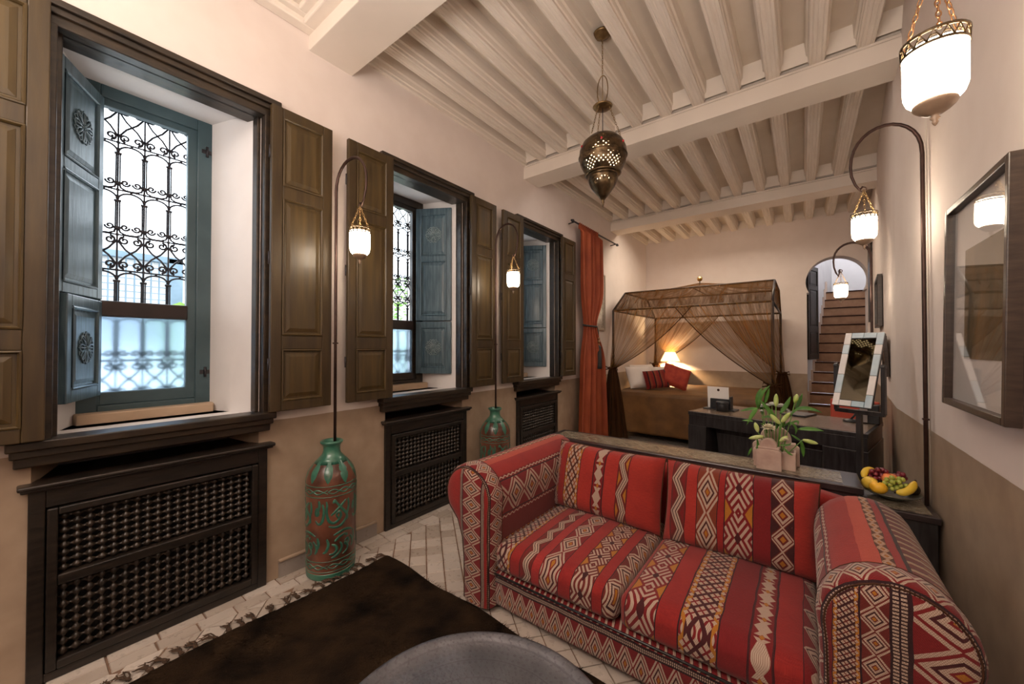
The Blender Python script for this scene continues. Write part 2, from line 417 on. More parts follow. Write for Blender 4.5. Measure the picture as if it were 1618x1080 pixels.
# kilim weave: bands across U (metres), motifs along V
CREAM = (.60,.47,.38); RED = (.40,.032,.024); DRED = (.19,.016,.018); DARK = (.035,.014,.016); YEL = (.40,.155,.022); ORG = (.60,.11,.045); MAR = (.14,.022,.018)
def kilim(name, bands, vperiod=.13):
    m, p = newmat(name)
    uvn = node('ShaderNodeTexCoord').outputs['UV']
    wob = node('ShaderNodeTexNoise'); wob.inputs['Scale'].default_value = 9; L(uvn, wob.inputs['Vector'])
    sep = node('ShaderNodeSeparateXYZ'); L(uvn, sep.inputs[0])
    w_ = (X(wob.outputs['Fac'])-.5)*.012
    u = X(sep.outputs[0])+w_; v = X(sep.outputs[1])+w_*.6
    fine = noise(1, 3, uvn, stretch=(40, 320, 1)); fine2 = noise(1, 2, uvn, stretch=(500, 90, 1)); big = noise(7, 3, uvn)
    st = .55+.45*X.m('SINE', u*1100)*X.m('SINE', v*900)      # stitches of the knots
    redbase = mixc(fine*.9, RED, DRED)
    col = redbase
    x0 = 0
    cache = {}
    for (wd, ty, c) in bands:
        mask = inr(u, x0, x0+wd)
        s = ((u-x0)/wd)*2-1
        per = c.get('p', vperiod); t = v/per+c.get('o', 0)
        bgc = c.get('bg', DRED); fg = c.get('fg', CREAM); ac = c.get('ac', YEL)
        if ty == 'plain':
            cc = mixc(xmin(fine*.6+big*.5, 1.0), c.get('a', RED), c.get('b', DRED))
        else:
            edge = xabs(s) > .93
            if ty == 'zig':
                d = xabs(s-(xtri(t*2)*2-1)*.5)
                ln = xmax((d < .15), inr(d, .27, .46))
                acm = (d > .80)*(xabs(s) < .78)
                dk = inr(d, .15, .30)
            elif ty == 'dia':
                r = xabs(s)+xabs(xfrac(t)*2-1)
                ln = xmax(inr(r, .28, .48), xmax(inr(r, .64, .86), inr(r, 1.02, 1.22)))
                acm = r < .17
                dk = inr(r, .46, .66)
            elif ty == 'dia1':
                r = xabs(s)+xabs(xfrac(t)*2-1)
                ln = xmax(inr(r, .50, .78), inr(r, .92, 1.08))
                acm = (r < .28); dk = (r > 1.2)
            elif ty == 'lat':
                a = xfrac(t*2+s*1.0); b = xfrac(t*2-s*1.0)
                cell = inr(a, .12, .88)*inr(b, .12, .88)
                cr = xmax(xabs(a-.5) < .07, xabs(b-.5) < .07)
                ln = cell*(1-cr)*(xabs(s) < .9); acm = (1-cell)*(xabs(s) > .66); dk = (1-cell)
            elif ty == 'hook':
                a = xfrac(t); r = xabs(s)+xabs(a*2-1)
                fi = xfrac(xabs(s)*2.4-xabs(a*2-1)*2.6)
                ln = (fi < .5)*inr(r, .25, 1.25); acm = (r > 1.45); dk = (r < .25)
            elif ty == 'key':
                a = xfrac(t*2+s*.8); b = xfrac(t*2-s*.8)
                q = xmax(xabs(a-.5), xabs(b-.5))
                ln = xmax(inr(q, .14, .24), inr(q, .36, .46)); acm = (q < .07); dk = (q > .47)
                ln = ln*(1-(xabs(a-b) < .06))
            elif ty == 'chev':
                a = xfrac(t*2+xabs(s)*1.6)
                ln = inr(a, .10, .42); acm = inr(a, .60, .72)*(xabs(s) < .6); dk = inr(a, .42, .5)
            elif ty == 'blk':
                a = xfrac(t); r = xabs(s)*1.0+xabs(a*2-1)*.9
                a2 = xabs(a*2-1)
                ln = (xabs(s) < .25+.6*xabs(a2-.5)*1.6)*(r > .25)*(a2 > .12); acm = (r < .22); dk = xabs(s) > .8
            elif ty == 'bead':
                ln = inr(xfrac(t*3), .2, .8)*inr(xabs(s), .12, .80); acm = (xabs(s) < -1); dk = (xabs(s) < .12); edge = xabs(s) > .82
            elif ty == 'wave':
                d = xabs(s-(xtri(t*4)*2-1)*.45)
                ln = d < .34; acm = d < -1; dk = d < -1; edge = d < -1
            cc = mixc(dk*.8, bgc, c.get('dk', DARK))
            cc = mixc(acm, cc, ac)
            fgs = mixc(st, (fg[0]*.45, fg[1]*.32, fg[2]*.28), fg)
            cc = mixc(ln, cc, fgs)
            cc = mixc(edge, cc, c.get('ed', DARK))
        col = mixc(mask, col, cc)
        x0 += wd
    col = mixc(fine2*.35, col, (0,0,0))
    L(col, p.inputs['Base Color'])
    p.inputs['Roughness'].default_value = .9; p.inputs['Sheen Weight'].default_value = .15
    p.inputs['Specular IOR Level'].default_value = .15
    L(bump(st*.5+fine+fine2*.5, .35, .003), p.inputs['Normal'])
    return m
# ================================================================== STRUCTURE
WX = -2.45
OFF = [0, 1.62, 3.24]
def st(name, mb, mat, **k):
    o = mb.build(name, mat, **k); o['kind'] = 'structure'; return o
def rev(o): return [(WX,o+.85),(-2.85,o+.725),(-3.08,o+.725)]
def revl(o): return [(-3.08,o+.19),(-2.85,o+.19),(WX,o+.05)]
mb = MB()                                   # left wall: piers, lintels and blocks under the three deep openings
mb.prism([(WX,-2.2),(-3.08,-2.2)]+revl(0), 0, 3.6)
mb.prism(rev(0)+revl(1.62), 0, 3.6); mb.prism(rev(1.62)+revl(3.24), 0, 3.6)
mb.prism(rev(3.24)+[(-3.08,7.85),(WX,7.85)], 0, 3.6)
st('wall_left', mb, M['wall'])
mb = MB()
for o in OFF:
    op = rev(o)+revl(o)
    mb.prism(op, 2.70, 3.6)
st('trim_1', mb, M['wall'])
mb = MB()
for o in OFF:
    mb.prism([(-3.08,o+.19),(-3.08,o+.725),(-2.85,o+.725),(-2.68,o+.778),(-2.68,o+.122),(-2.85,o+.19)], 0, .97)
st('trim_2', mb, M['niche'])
def wallx(y): return .52 if y < 3.75 else .52+.0745*(y-3.75)
mb = MB(); mb.prism([(.52,-2.2),(1.4,-2.2),(1.4,7.85),(wallx(7.85),7.85),(.52,3.75)], 0, 3.6)
st('wall_right', mb, M['wall'])
mb = MB(); mb.box((-3.1,-2.35,0), (1.2,-2.2,3.6)); st('wall_front', mb, M['wall'])
# back wall with horseshoe arch
ax, az, ar = .41, 2.37, .365
def archpts(n=22):
    a0 = -24*pi/180; pts = []
    for i in range(n+1):
        a = a0+(pi-2*a0)*i/n; pts.append((ax+ar*cos(a), az+ar*sin(a)))
    return pts
AP = archpts()
jr, jl = ax+.352, ax-.352
ring = [(jr,0),(jr,2.20)]+[(ax+.332,2.20)]+AP+[(ax-.332,2.20),(jl,2.20),(jl,0)]
outer = [(1.2,0),(1.2,2.20),(1.2,2.20)]
mb = MB()
def wq(poly, y0=7.6, y1=7.85):
    n = len(poly); vs = [(x,y0,z) for x,z in poly]+[(x,y1,z) for x,z in poly]
    mb.add(vs, [tuple(range(n)), tuple(range(2*n-1,n-1,-1))]+[(i,n+i,n+(i+1)%n,(i+1)%n) for i in range(n)])
wq([(-3.05,0),(jl,0),(jl,2.20),(-3.05,2.20)]); wq([(jr,0),(1.31,0),(1.31,2.20),(jr,2.20)])
e_ = .40
wq([(-3.05,2.20),(ax-e_,2.20),(ax-e_,3.6),(-3.05,3.6)]); wq([(ax+e_,2.20),(1.31,2.20),(1.31,3.6),(ax+e_,3.6)])
wq([(ax-e_,az),(ax-ar,az),(ax-ar,3.6),(ax-e_,3.6)]); wq([(ax+ar,az),(ax+e_,az),(ax+e_,3.6),(ax+ar,3.6)])
for s_ in (1, -1):
    lo = [(ax+s_*ar*cos(-radians(27.8)*(1-i/5)), az+ar*sin(-radians(27.8)*(1-i/5))) for i in range(6)]
    for (xa,za),(xb,zb) in zip(lo, lo[1:]):
        q = [(xa,za),(ax+s_*e_,za),(ax+s_*e_,zb),(xb,zb)]; wq(q if s_ > 0 else q[::-1])
hi = [(ax+ar*cos(pi*i/24), az+ar*sin(pi*i/24)) for i in range(25)]
for (xa,za),(xb,zb) in zip(hi, hi[1:]): wq([(xb,zb),(xa,za),(xa,3.6),(xb,3.6)])
st('wall_back', mb, M['wall'])

# floor: grout bed, glazed tiles laid on the diagonal, a border row along the left wall
mb = MB(); mb.box((-3.1,-2.3,-.12), (1.25,7.85,-.006)); floor = st('floor', mb, M['grout'])
def clip(poly, ax_, val, keep_gt):
    out = []
    for i in range(len(poly)):
        a, b = poly[i], poly[(i+1)%len(poly)]
        ia = (a[ax_] > val) == keep_gt; ib = (b[ax_] > val) == keep_gt
        if ia: out.append(a)
        if ia != ib:
            t = (val-a[ax_])/(b[ax_]-a[ax_]); out.append((a[0]+t*(b[0]-a[0]), a[1]+t*(b[1]-a[1])))
    return out
def tile_mesh(w_, d_, h=.007, b=.0025):
    m_ = MB(); m_.frustum((-w_/2,-d_/2,w_/2,d_/2), -h, (-w_/2,-d_/2,w_/2,d_/2), -.002)
    m_ = MB(); m_.frustum((-w_/2,-d_/2,w_/2,d_/2), -h, (-w_/2+b,-d_/2+b,w_/2-b,d_/2-b), 0)
    return m_
TS = .104; GA = radians(50.5); cg, sg = cos(GA), sin(GA)
tmesh = tile_mesh(TS-.006, TS-.006).mesh('tile', M['tile'])
cand = []; rest = MB()
for i in range(-90, 90):
    for j in range(-90, 90):
        cx = (i*cg-j*sg)*TS-.9; cy = (i*sg+j*cg)*TS+3.0
        if cx < -2.40 or cx > .95 or cy < -.6 or cy > 7.68: continue
        h = (TS-.006)/2*sqrt(2)
        poly = [(cx+h*cos(GA+pi/4+k*pi/2), cy+h*sin(GA+pi/4+k*pi/2)) for k in range(4)]
        full = cx-h > -2.285 and cx+h < wallx(cy) and cy+h < 7.6
        if not full:
            poly = clip(poly, 0, -2.285, True)
            if len(poly) > 2: poly = clip(poly, 0, wallx(cy), False)
            if len(poly) > 2: poly = clip(poly, 1, 7.6, False)
            if len(poly) < 3: continue
            A = abs(sum(poly[k][0]*poly[(k+1)%len(poly)][1]-poly[(k+1)%len(poly)][0]*poly[k][1] for k in range(len(poly))))/2
            if A < .0008: continue
        # camera view
        zc = -(-.6063)*0 + (-cx)*.6063+cy*.7952; xc = cx*.7952+cy*.6063
        px = 809+602*xc/zc if zc > .3 else -1; py = 547+602*1.35/zc if zc > .3 else 9999
        vis = 0 < px < 1618 and py < 1090 and not (cx > -2.17 and cy < 1.44) and not (cx > -1.40 and cy < 2.9) and not (cx > -1.15 and cy > 3.6) and not (cy > 5.6)
        cand.append((zc if vis else 99+zc, cx, cy, full, poly))
cand.sort(key=lambda q: q[0])
for k, (z_, cx, cy, full, poly) in enumerate(cand):
    if k < 295 and z_ < 99:
        dz = random.uniform(-.0012, .0008)
        if full:
            o = link('tile', tmesh, floor, loc=(cx, cy, dz), rot=(random.uniform(-.006,.006), random.uniform(-.006,.006), GA+random.uniform(-.012,.012)+random.choice((0,pi/2))))
        else:
            m_ = MB(); m_.prism([(x-cx,y-cy) for x,y in poly], -.007, 0); o = m_.build('tile', M['tile'], floor); o.location = (cx, cy, dz)
    else:
        b = len(rest.v); n = len(poly)
        rest.prism(poly, -.006, random.uniform(-.0012, .0008))
tag(rest.build('tile_field', M['tile'], floor), kind='stuff')
for r_, (xa, xb, ln_) in enumerate([(-2.452, -2.372, .17), (-2.368, -2.289, .15)]):
    y = -.25+r_*.06; bm = tile_mesh(xb-xa-.004, ln_-.006).mesh('tile', M['tile'])
    while y < 4.3:
        link('border_tile', bm, floor, loc=((xa+xb)/2, y+ln_/2, random.uniform(-.001,.001)), rot=(0,0,random.uniform(-.01,.01))); y += ln_
def skirting(name, p0, p1, segs=None):
    root = setting(name); d = Vector((p1[0]-p0[0], p1[1]-p0[1], 0)); n = max(1, round(d.length/.155)); w_ = d.length/n; a = atan2(d.y, d.x)
    m_ = MB(); m_.box((-w_/2+.0015,0,0), (w_/2-.0015,.012,.088)); me = m_.mesh('skirting_tile', M['skirt'])
    for k in range(n):
        c = Vector((p0[0],p0[1],0))+d*((k+.5)/n)
        link('skirting_tile', me, root, loc=(c.x,c.y,0), rot=(0,0,a))
    m_ = MB(); m_.box((0,-.002,.088), (d.length,.018,.106)); o = m_.build('skirting_lip', M['wall'], root, bevel=.006); o.location = (p0[0],p0[1],0); o.rotation_euler = (0,0,a)
    return root
# p0->p1 direction chosen so that the left normal (+y local) points into the room
skirting('baseboard_left', (WX,-.05), (WX,-1.3)); skirting('baseboard_left', (WX,1.60), (WX,.955)); skirting('baseboard_left', (WX,3.22), (WX,2.575)); skirting('baseboard_left', (WX,7.58), (WX,4.20))
skirting('baseboard_back', (jl-.01,7.6), (-2.42,7.6))
skirting('baseboard_right', (.52,1.0), (.52,3.74)); skirting('baseboard_right', (.522,3.76), (wallx(7.55),7.55))

# ceiling: boards, cross beams, joists
mb = MB(); mb.box((-3.1,1.0,3.50), (1.3,7.85,3.62)); mb.box((-3.1,-2.35,3.44), (1.3,1.2,3.62)); ceil = st('ceiling', mb, M['plank'])
def beam(y0, y1):
    pr = [(y0,3.21),(y1,3.21),(y1,3.335),(y1-.012,3.345),(y1-.012,3.365),(y1-.035,3.38),(y1-.06,3.50),(y0+.06,3.50),(y0+.035,3.38),(y0+.012,3.365),(y0+.012,3.345),(y0,3.335)]
    n = len(pr); m_ = MB(); xa, xb = WX-.02, 1.25
    m_.add([(xa,y,z) for y,z in pr]+[(xb,y,z) for y,z in pr], [tuple(range(n))[::-1], tuple(range(n,2*n))]+[(i,(i+1)%n,n+(i+1)%n,n+i) for i in range(n)])
    return m_.build('beam', M['beam'], ceil, bevel=.004)
for a, b in ((1.11,1.40),(3.43,3.72),(5.84,6.13)): beam(a, b)
jp = [(-.070,3.50),(-.062,3.425),(-.052,3.415),(-.049,3.385),(-.043,3.378),(-.043,3.36),(-.030,3.36),(-.028,3.363),(-.024,3.363),(-.022,3.36),(-.006,3.36),(-.002,3.362),(.002,3.362),(.006,3.36),(.022,3.36),(.024,3.363),(.028,3.363),(.030,3.36),(.043,3.36),(.043,3.378),(.049,3.385),(.052,3.415),(.062,3.425),(.070,3.50)]
for (ya, yb) in ((1.385,3.445),(3.705,5.855),(6.115,7.61)):
    m_ = MB(); n = len(jp)
    m_.add([(x,ya,z) for x,z in jp]+[(x,yb,z) for x,z in jp], [tuple(range(n))[::-1], tuple(range(n,2*n))]+[(i,(i+1)%n,n+(i+1)%n,n+i) for i in range(n)])
    me = m_.mesh('joist', M['joist'])
    for k in range(13):
        x = -2.465+.256*k
        if x > wallx(ya)+.05: continue
        link('joist', me, ceil, loc=(x,0,0))
    # slanted plaster fillets that close each bay against the beams
    for yy, s_ in ((ya+.015, 1), (yb-.015, -1)):
        m_ = MB(); f0 = min(yy, yy+s_*.05); f1 = max(yy, yy+s_*.05)
        m_.add([(WX,yy,3.385),(1.2,yy,3.385),(1.2,yy+s_*.055,3.505),(WX,yy+s_*.055,3.505),(WX,yy,3.505),(1.2,yy,3.505)], [(0,1,2,3),(0,3,4),(1,5,2),(0,4,5,1)])
        m_.build('plaster_fillet', M['beam'], ceil)
# coffered bay nearest the camera
m_ = MB()
for (a, b) in (((WX,-2.3,3.30),(WX+.07,1.12,3.46)), ((WX+.071,1.045,3.30),(.449,1.12,3.46)), ((.45,-2.3,3.30),(.6,1.12,3.46))): m_.box(a, b)
for (a, b) in (((WX+.06,-2.3,3.335),(WX+.11,1.06,3.46)), ((WX+.111,1.0,3.335),(.409,1.06,3.46)), ((.41,-2.3,3.335),(.5,1.06,3.46))): m_.box(a, b)
m_.build('cornice_moulding', M['beam'], ceil, bevel=.008)
m_ = MB(); xa, xb, ya, yb = WX+.11, .41, -2.2, 1.0
for i in range(2):
    pass
cxs = [(xa, ya, xb, yb, 3.36), (xa+.06, ya+.06, xb-.06, yb-.06, 3.375), (xa+.40, ya+.4, xb-.4, yb-.4, 3.43)]
vs = []
for (x0,y0,x1,y1,z) in cxs: vs += [(x0,y0,z),(x1,y0,z),(x1,y1,z),(x0,y1,z)]
fs = []
for k in range(2):
    for i in range(4): fs.append((k*4+i, (k+1)*4+i, (k+1)*4+(i+1)%4, k*4+(i+1)%4))
fs.append((8,11,10,9))
m_.add(vs, fs); m_.build('coffer_tray', M['plank'], ceil)

# ================================================================== WINDOWS
def panel_leaf(parent, name, W, zs, z0, z1, th, mat, pmat, stile=.055, label=None, rosettes=(), rmesh=None):
    """leaf in local coords: x 0..W, y -th/2..th/2, z; zs = list of (zb, zt) panel openings"""
    root = part(name, parent, label)
    m_ = MB()
    m_.box((0,-th/2,z0), (stile,th/2,z1)); m_.box((W-stile,-th/2,z0), (W,th/2,z1))
    edges = [z0]+[v for p in sorted(zs) for v in p]+[z1]
    for k in range(0, len(edges), 2): m_.box((stile,-th/2,edges[k]), (W-stile,th/2,edges[k+1]))
    m_.build('leaf_frame', mat, root, bevel=.004)
    for (a, b) in zs:
        p_ = MB(); x0, x1 = stile, W-stile
        p_.box((x0-.002,-.006,a-.002), (x1+.002,.006,b+.002))
        mo = .018
        for s_ in (-1, 1):     # ogee strip round the opening and raised field
            def q(i, y): return [(x0+i,y*s_,a+i),(x1-i,y*s_,a+i),(x1-i,y*s_,b-i),(x0+i,y*s_,b-i)]
            rings = [q(0,th/2+.003), q(.006,th/2+.005), q(.011,th/2-.001), q(.0125,.0015), q(.020,.0015), q(.0225,.0075), q(.042,.0125)]
            vs = [v for r_ in rings for v in r_]; fs = []
            for k in range(6):
                for i in range(4):
                    f = (k*4+i, k*4+(i+1)%4, (k+1)*4+(i+1)%4, (k+1)*4+i)
                    fs.append(f if s_ < 0 else f[::-1])
            f = (24,25,26,27); fs.append(f if s_ < 0 else f[::-1])
            p_.add(vs, fs)
        po = p_.build('panel', pmat, root)
    for (zc, mesh, y) in rosettes:
        link('carved_rosette', mesh, root, loc=(W/2, y, zc), rot=(0 if y > 0 else pi, 0, 0))
    return root
# carved rosette: interlaced petal loops in relief (lies in xz plane, relief towards +y)
def rosette_mesh():
    m_ = MB(); R = .078
    for k in range(8):
        a = k*pi/4; pts = []
        for i in range(14):
            t = 2*pi*i/14
            rr = R*.56+R*.34*cos(t); ww = R*.20*sin(t)*(1+.3*cos(t))
            pts.append((rr*cos(a)-ww*sin(a), .003, rr*sin(a)+ww*cos(a)))
        m_.tube(pts, .0040, 5, closed=True)
        pts = []
        a2 = a+pi/8
        for i in range(10):
            t = 2*pi*i/10
            rr = R*.78+R*.17*cos(t); ww = R*.13*sin(t)
            pts.append((rr*cos(a2)-ww*sin(a2), .002, rr*sin(a2)+ww*cos(a2)))
        m_.tube(pts, .0035, 5, closed=True)
        m_.tube([(0,.003,0), (R*.5*cos(a),.005,R*.5*sin(a)), (R*.98*cos(a),.002,R*.98*sin(a))], [.003,.005,.003], 5)
    m_.sphere((0,.002,0), .011, 8, 5)
    return m_
ROS = rosette_mesh().mesh('carved_rosette', M['blue']); ROS2 = rosette_mesh().mesh('carved_rosette', M['blue_worn'])
# wrought iron grille cell pieces, in the yz plane at x=0
def spiral(cy, cz, r, dirn, start, turns=1.35, n=16):
    pts = []
    for i in range(n+1):
        t = i/n; rr = r*(1-.82*t); a = start+dirn*turns*2*pi*t
        pts.append((0, cy+rr*cos(a), cz+rr*sin(a)))
    return pts
PW = .107; GR = .0052
def cell_a(h):     # X-shaped scrolls, height h
    m_ = MB()
    for s_ in (-1, 1):
        for e in (-1, 1):
            c = (s_*PW*.235, e*(h/2-.030))
            m_.tube(spiral(c[0], c[1], .0225, -s_*e, pi/2*e if True else 0), GR, 5)
            m_.tube([(0,c[0],c[1]+e*.0225),(0,s_*PW*.40,e*(h/2-.024)),(0,s_*PW*.44,e*h*.30),(0,s_*PW*.20,e*h*.10),(0,0,0)], GR, 5)
    m_.sphere((0,0,0), .007, 6, 4)
    return m_.mesh('scroll', M['grille_iron'])
def cell_b(h):     # arch over a pair of scrolls
    m_ = MB(); r = PW/2
    m_.tube([(0, r*cos(pi*i/12)*.96, h/2-.012-r*.75+r*.75*sin(pi*i/12)) for i in range(13)], GR, 5)
    m_.sphere((0,0,h/2-.008), .007, 6, 4)
    for s_ in (-1, 1):
        cy = s_*.0235; cz = -h/2+.044
        m_.tube(spiral(cy, cz, .0190, s_, pi if s_ > 0 else 0, 1.3), GR, 5)
        m_.tube([(0,cy+s_*.0190,cz),(0,s_*(r-.006),-h/2+.034),(0,s_*(r-.012),-h/2+.014),(0,s_*.022,-h/2+.004),(0,0,-h/2+.003)], GR, 5)
    return m_.mesh('scroll', M['grille_iron'])
rowsz = [('a',2.687,2.479),('b',2.479,2.217),('b',2.217,1.969),('a',1.969,1.773),('b',1.773,1.52),('b',1.52,1.27),('a',1.27,1.07)]
CELL = [(cell_a if t == 'a' else cell_b)(a-b) for t, a, b in rowsz]
def grille(parent, o):
    m_ = MB(); x = -3.0
    for t, a, b in rowsz: m_.tube([(x,o+.17,a),(x,o+.74,a)], .0045, 6)
    m_.tube([(x,o+.17,1.07),(x,o+.74,1.07)], .0045, 6)
    for k in range(-2, 4):
        y = o+.451+PW*k
        if y < o+.18 or y > o+.73: continue
        m_.tube([(x,y,1.0),(x,y,2.71)], .0042, 6)
        for t, a, b in rowsz:
            if t == 'b':
                for d in (-.0080, .0080): m_.tube([(x+.001,y+d,b+.035),(x+.001,y+d,a-.055)], .0036, 5)
                m_.box((x-.007,y-.014,a-.066), (x+.007,y+.014,a-.056)); m_.box((x-.007,y-.014,b+.032), (x+.007,y+.014,b+.044))
            m_.box((x-.006,y-.006,a-.006), (x+.006,y+.006,a+.006))
    g = m_.build('iron_grille', M['grille_iron'], parent)
    for (t, a, b), me in zip(rowsz, CELL):
        for k in range(-2, 3):
            y = o+.451+PW*(k+.5)
            if y-.05 < o+.15 or y+.05 > o+.77: continue
            link('scroll', me, g, loc=(x, y, (a+b)/2))
SHZ = [(2.27,2.66),(1.415,2.195),(1.04,1.335)]
def bshutter(parent, y0):
    r = panel_leaf(parent, 'brown_shutter', .345, SHZ, .985, 2.715, .030, M['brown'], M['brown_panel'], .058)
    r.location = (-2.362, y0, 0); r.rotation_euler = (0, 0, pi/2)
    for z in (1.25, 1.85, 2.45):
        m_ = MB(); m_.tube([(0,.012,z-.035),(0,.012,z+.035)], .006, 6); m_.build('hinge', M['iron'], r)
    return r
for wi, o in enumerate(OFF):
    W = setting('window_%d' % (wi+1))
    jl_ = .10 if wi == 0 else .05
    # dark moulded casing on the wall face and lining
    m_ = MB()
    for (a, b) in (((-2.46,o+.005,.975),(-2.395,o+jl_,2.66)), ((-2.46,o+.85,.975),(-2.395,o+.895,2.66))): m_.box(a, b)
    m_.box((-2.56,o+.052,.98), (-2.45,o+.066+(jl_-.05),2.67)); m_.box((-2.56,o+.83,.98), (-2.45,o+.848,2.67))
    m_.build('jamb', M['casing'], W, bevel=.004)
    m_ = MB()
    m_.box((-2.47,o-.015,2.655), (-2.40,o+.915,2.70)); m_.box((-2.47,o-.025,2.695), (-2.385,o+.922,2.725)); m_.box((-2.47,o-.035,2.722), (-2.37,o+.928,2.752))
    m_.box((-2.56,o+.052,2.655), (-2.45,o+.848,2.69))
    m_.build('head_moulding', M['casing'], W, bevel=.006)
    m_ = MB()
    m_.box((-2.50,o-.015,.945), (-2.375,o+.915,.982)); m_.box((-2.47,o-.005,.915), (-2.39,o+.905,.948)); m_.box((-2.47,o+.005,.875), (-2.41,o+.895,.918))
    m_.build('sill_moulding', M['casing'], W, bevel=.006)
    m_ = MB(); m_.box((-2.90,o+.10,.93), (-2.46,o+.80,.970)); m_.build('sill_slab', M['reveal'], W)
    m_ = MB(); m_.prism([(-2.87,o+.17),(-2.87,o+.745),(-2.77,o+.725),(-2.77,o+.19)], .965, 1.02); m_.build('sill_step', M['stair'] if False else plain('tan_sill_step', (.46,.33,.22), (.54,.40,.28), 6, .6), W, bevel=.006)
    # white reveal lining as skin over the splay
    m_ = MB()
    for (pa, pb) in (((-2.455,o+.0515),(-2.85,o+.192)), ((-2.85,o+.723),(-2.455,o+.8485))):
        (x0,y0),(x1,y1) = pa, pb; e = .002
        m_.add([(x0,y0,.97),(x1,y1,.97),(x1,y1,2.70),(x0,y0,2.70)], [(0,1,2,3)])
    m_.add([(-2.455,o+.05,2.698),(-2.455,o+.85,2.698),(-2.86,o+.73,2.698),(-2.86,o+.19,2.698)], [(0,1,2,3)])
    m_.build('reveal_plaster', M['reveal'], W)
    # painted window frame
    fm = M['blue_frame'] if wi == 0 else M['casing'] if wi == 1 else M['blue_frame']
    m_ = MB(); xf0, xf1 = -2.90, -2.845
    for (a, b) in (((xf0,o+.19,1.0),(xf1,o+.262,2.70)), ((xf0,o+.655,1.0),(xf1,o+.726,2.70)), ((xf0,o+.262,2.635),(xf1,o+.655,2.70)), ((xf0,o+.262,1.0),(xf1,o+.655,1.05))): m_.box(a, b)
    m_.build('window_frame', fm, W, bevel=.004)
    m_ = MB(); xf1 = -2.858
    for (a, b) in (((xf0,o+.25,1.05),(xf1,o+.272,2.64)), ((xf0,o+.613,1.05),(xf1,o+.66,2.64)), ((xf0,o+.27,2.60),(xf1,o+.62,2.64)), ((xf0,o+.27,1.05),(xf1,o+.62,1.115))): m_.box(a, b)
    m_.build('sash', fm, W, bevel=.004)
    m_ = MB(); m_.box((-2.905,o+.268,1.505), (-2.842,o+.617,1.588)); m_.build('transom_bar', M['transom'], W, bevel=.006)
    m_ = MB(); m_.box((-2.885,o+.270,1.112), (-2.879,o+.615,1.508)); m_.build('frosted_pane', M['frost'], W)
    m_ = MB()
    for z in (1.20, 2.52): m_.tube([(-2.84,o+.70,z-.03),(-2.84,o+.70,z+.03)], .007, 6); m_.box((-2.847,o+.675,z-.012), (-2.843,o+.722,z+.012))
    m_.build('hinge', M['iron'], W)
    grille(W, o)
    bshutter(W, o-.300+(.035 if wi == 0 else 0)); bshutter(W, o+.868)
    # blue inner leaves, split at the transom
    def blue(h, f, zs, z0, z1, ros, side):
        d = Vector((f[0]-h[0], f[1]-h[1])); ln_ = d.length
        r = panel_leaf(W, 'blue_shutter', ln_, zs, z0, z1, .028, M['blue'], M['blue'], .045, rosettes=[(z, ROS if wi == 0 else ROS2, .0125*side) for z in ros])
        r.location = (h[0], h[1], 0); r.rotation_euler = (0, 0, atan2(d.y, d.x)); return r
    up = [(2.185,2.565),(1.635,2.135)]; lo = [(1.16,1.53)]
    if wi == 0:
        blue((-2.835,o+.262), (-2.515,o+.095), up, 1.588, 2.62, [2.375], 1)
        blue((-2.835,o+.262), (-2.50,o+.128), lo, 1.105, 1.580, [1.345], 1)
    else:
        blue((-2.835,o+.640), (-2.545,o+.805), up, 1.588, 2.62, [2.375], -1)
        blue((-2.835,o+.640), (-2.545,o+.805), lo, 1.105, 1.580, [1.345], -1)

# outside: courtyard wall, far shutter window, plants
mb = MB(); mb.box((-7.3,-4,-.5), (-7.0,12,2.7)); o = st('courtyard_wall', mb, M['ext_wall'])
mb = MB(); mb.box((-6.99,-4,-.55), (-3.1,12,-.52)); st('courtyard_ground', mb, M['ext_wall'])
fw = thing('far_window', 'grey-blue shuttered window with white grille across the courtyard', 'window', (-6.98,.965,1.9))
m_ = MB()
for (a, b) in (((0,-.48,-.6),(.06,-.33,.66)), ((0,.33,-.6),(.06,.48,.66)), ((0,-.48,.60),(.06,.48,.68))): m_.box(a, b)
m_.build('shutter_frame', M['ext_shutter'], fw)
m_ = MB()
for k in range(9): m_.box((.01,-.33+k*.08,-.6), (.03,-.315+k*.08,.6))
for k in range(15): m_.box((.01,-.33,-.6+k*.085), (.025,.33,-.59+k*.085))
m_.build('white_grille', M['ext_shutter'], fw)
for (px, py, pz, n_, lab, sp) in ((-4.6,.93,1.75,60,'climbing vine with yellow-green leaves outside the nearest window',.20), (-4.9,3.72,1.9,520,'leafy green garden shrub outside the middle window',.85)):
    t = thing('garden_plant', lab, 'plant', (px,py,-.5))
    m_ = MB()
    for k in range(7): m_.tube([(random.uniform(-.05,.05),random.uniform(-.1,.1),0),(random.uniform(-.1,.1),random.uniform(-.3,.3),1.4),(random.uniform(-.15,.15),random.uniform(-sp,sp),2.6 if n_ > 100 else 2.1)], .012, 5)
    m_.build('stem', M['stem'], t)
    m_ = MB()
    for k in range(n_):
        c = Vector((random.uniform(-.3,.3), random.gauss(0,.42)*sp, random.uniform(1.0,2.9 if n_ > 100 else 2.25)))
        R_ = Matrix.Rotation(random.uniform(0,6.3),4,'Z') @ Matrix.Rotation(random.uniform(-1,1),4,'X')
        s_ = random.uniform(.04,.085)
        m_.add([(-s_,0,0),(0,-s_*.45,.01),(s_,0,-.015),(0,s_*.45,.01)], [(0,1,2,3)], M=Matrix.Translation(c) @ R_)
    tag(m_.build('foliage', M['leaf_out'], t), kind='stuff')

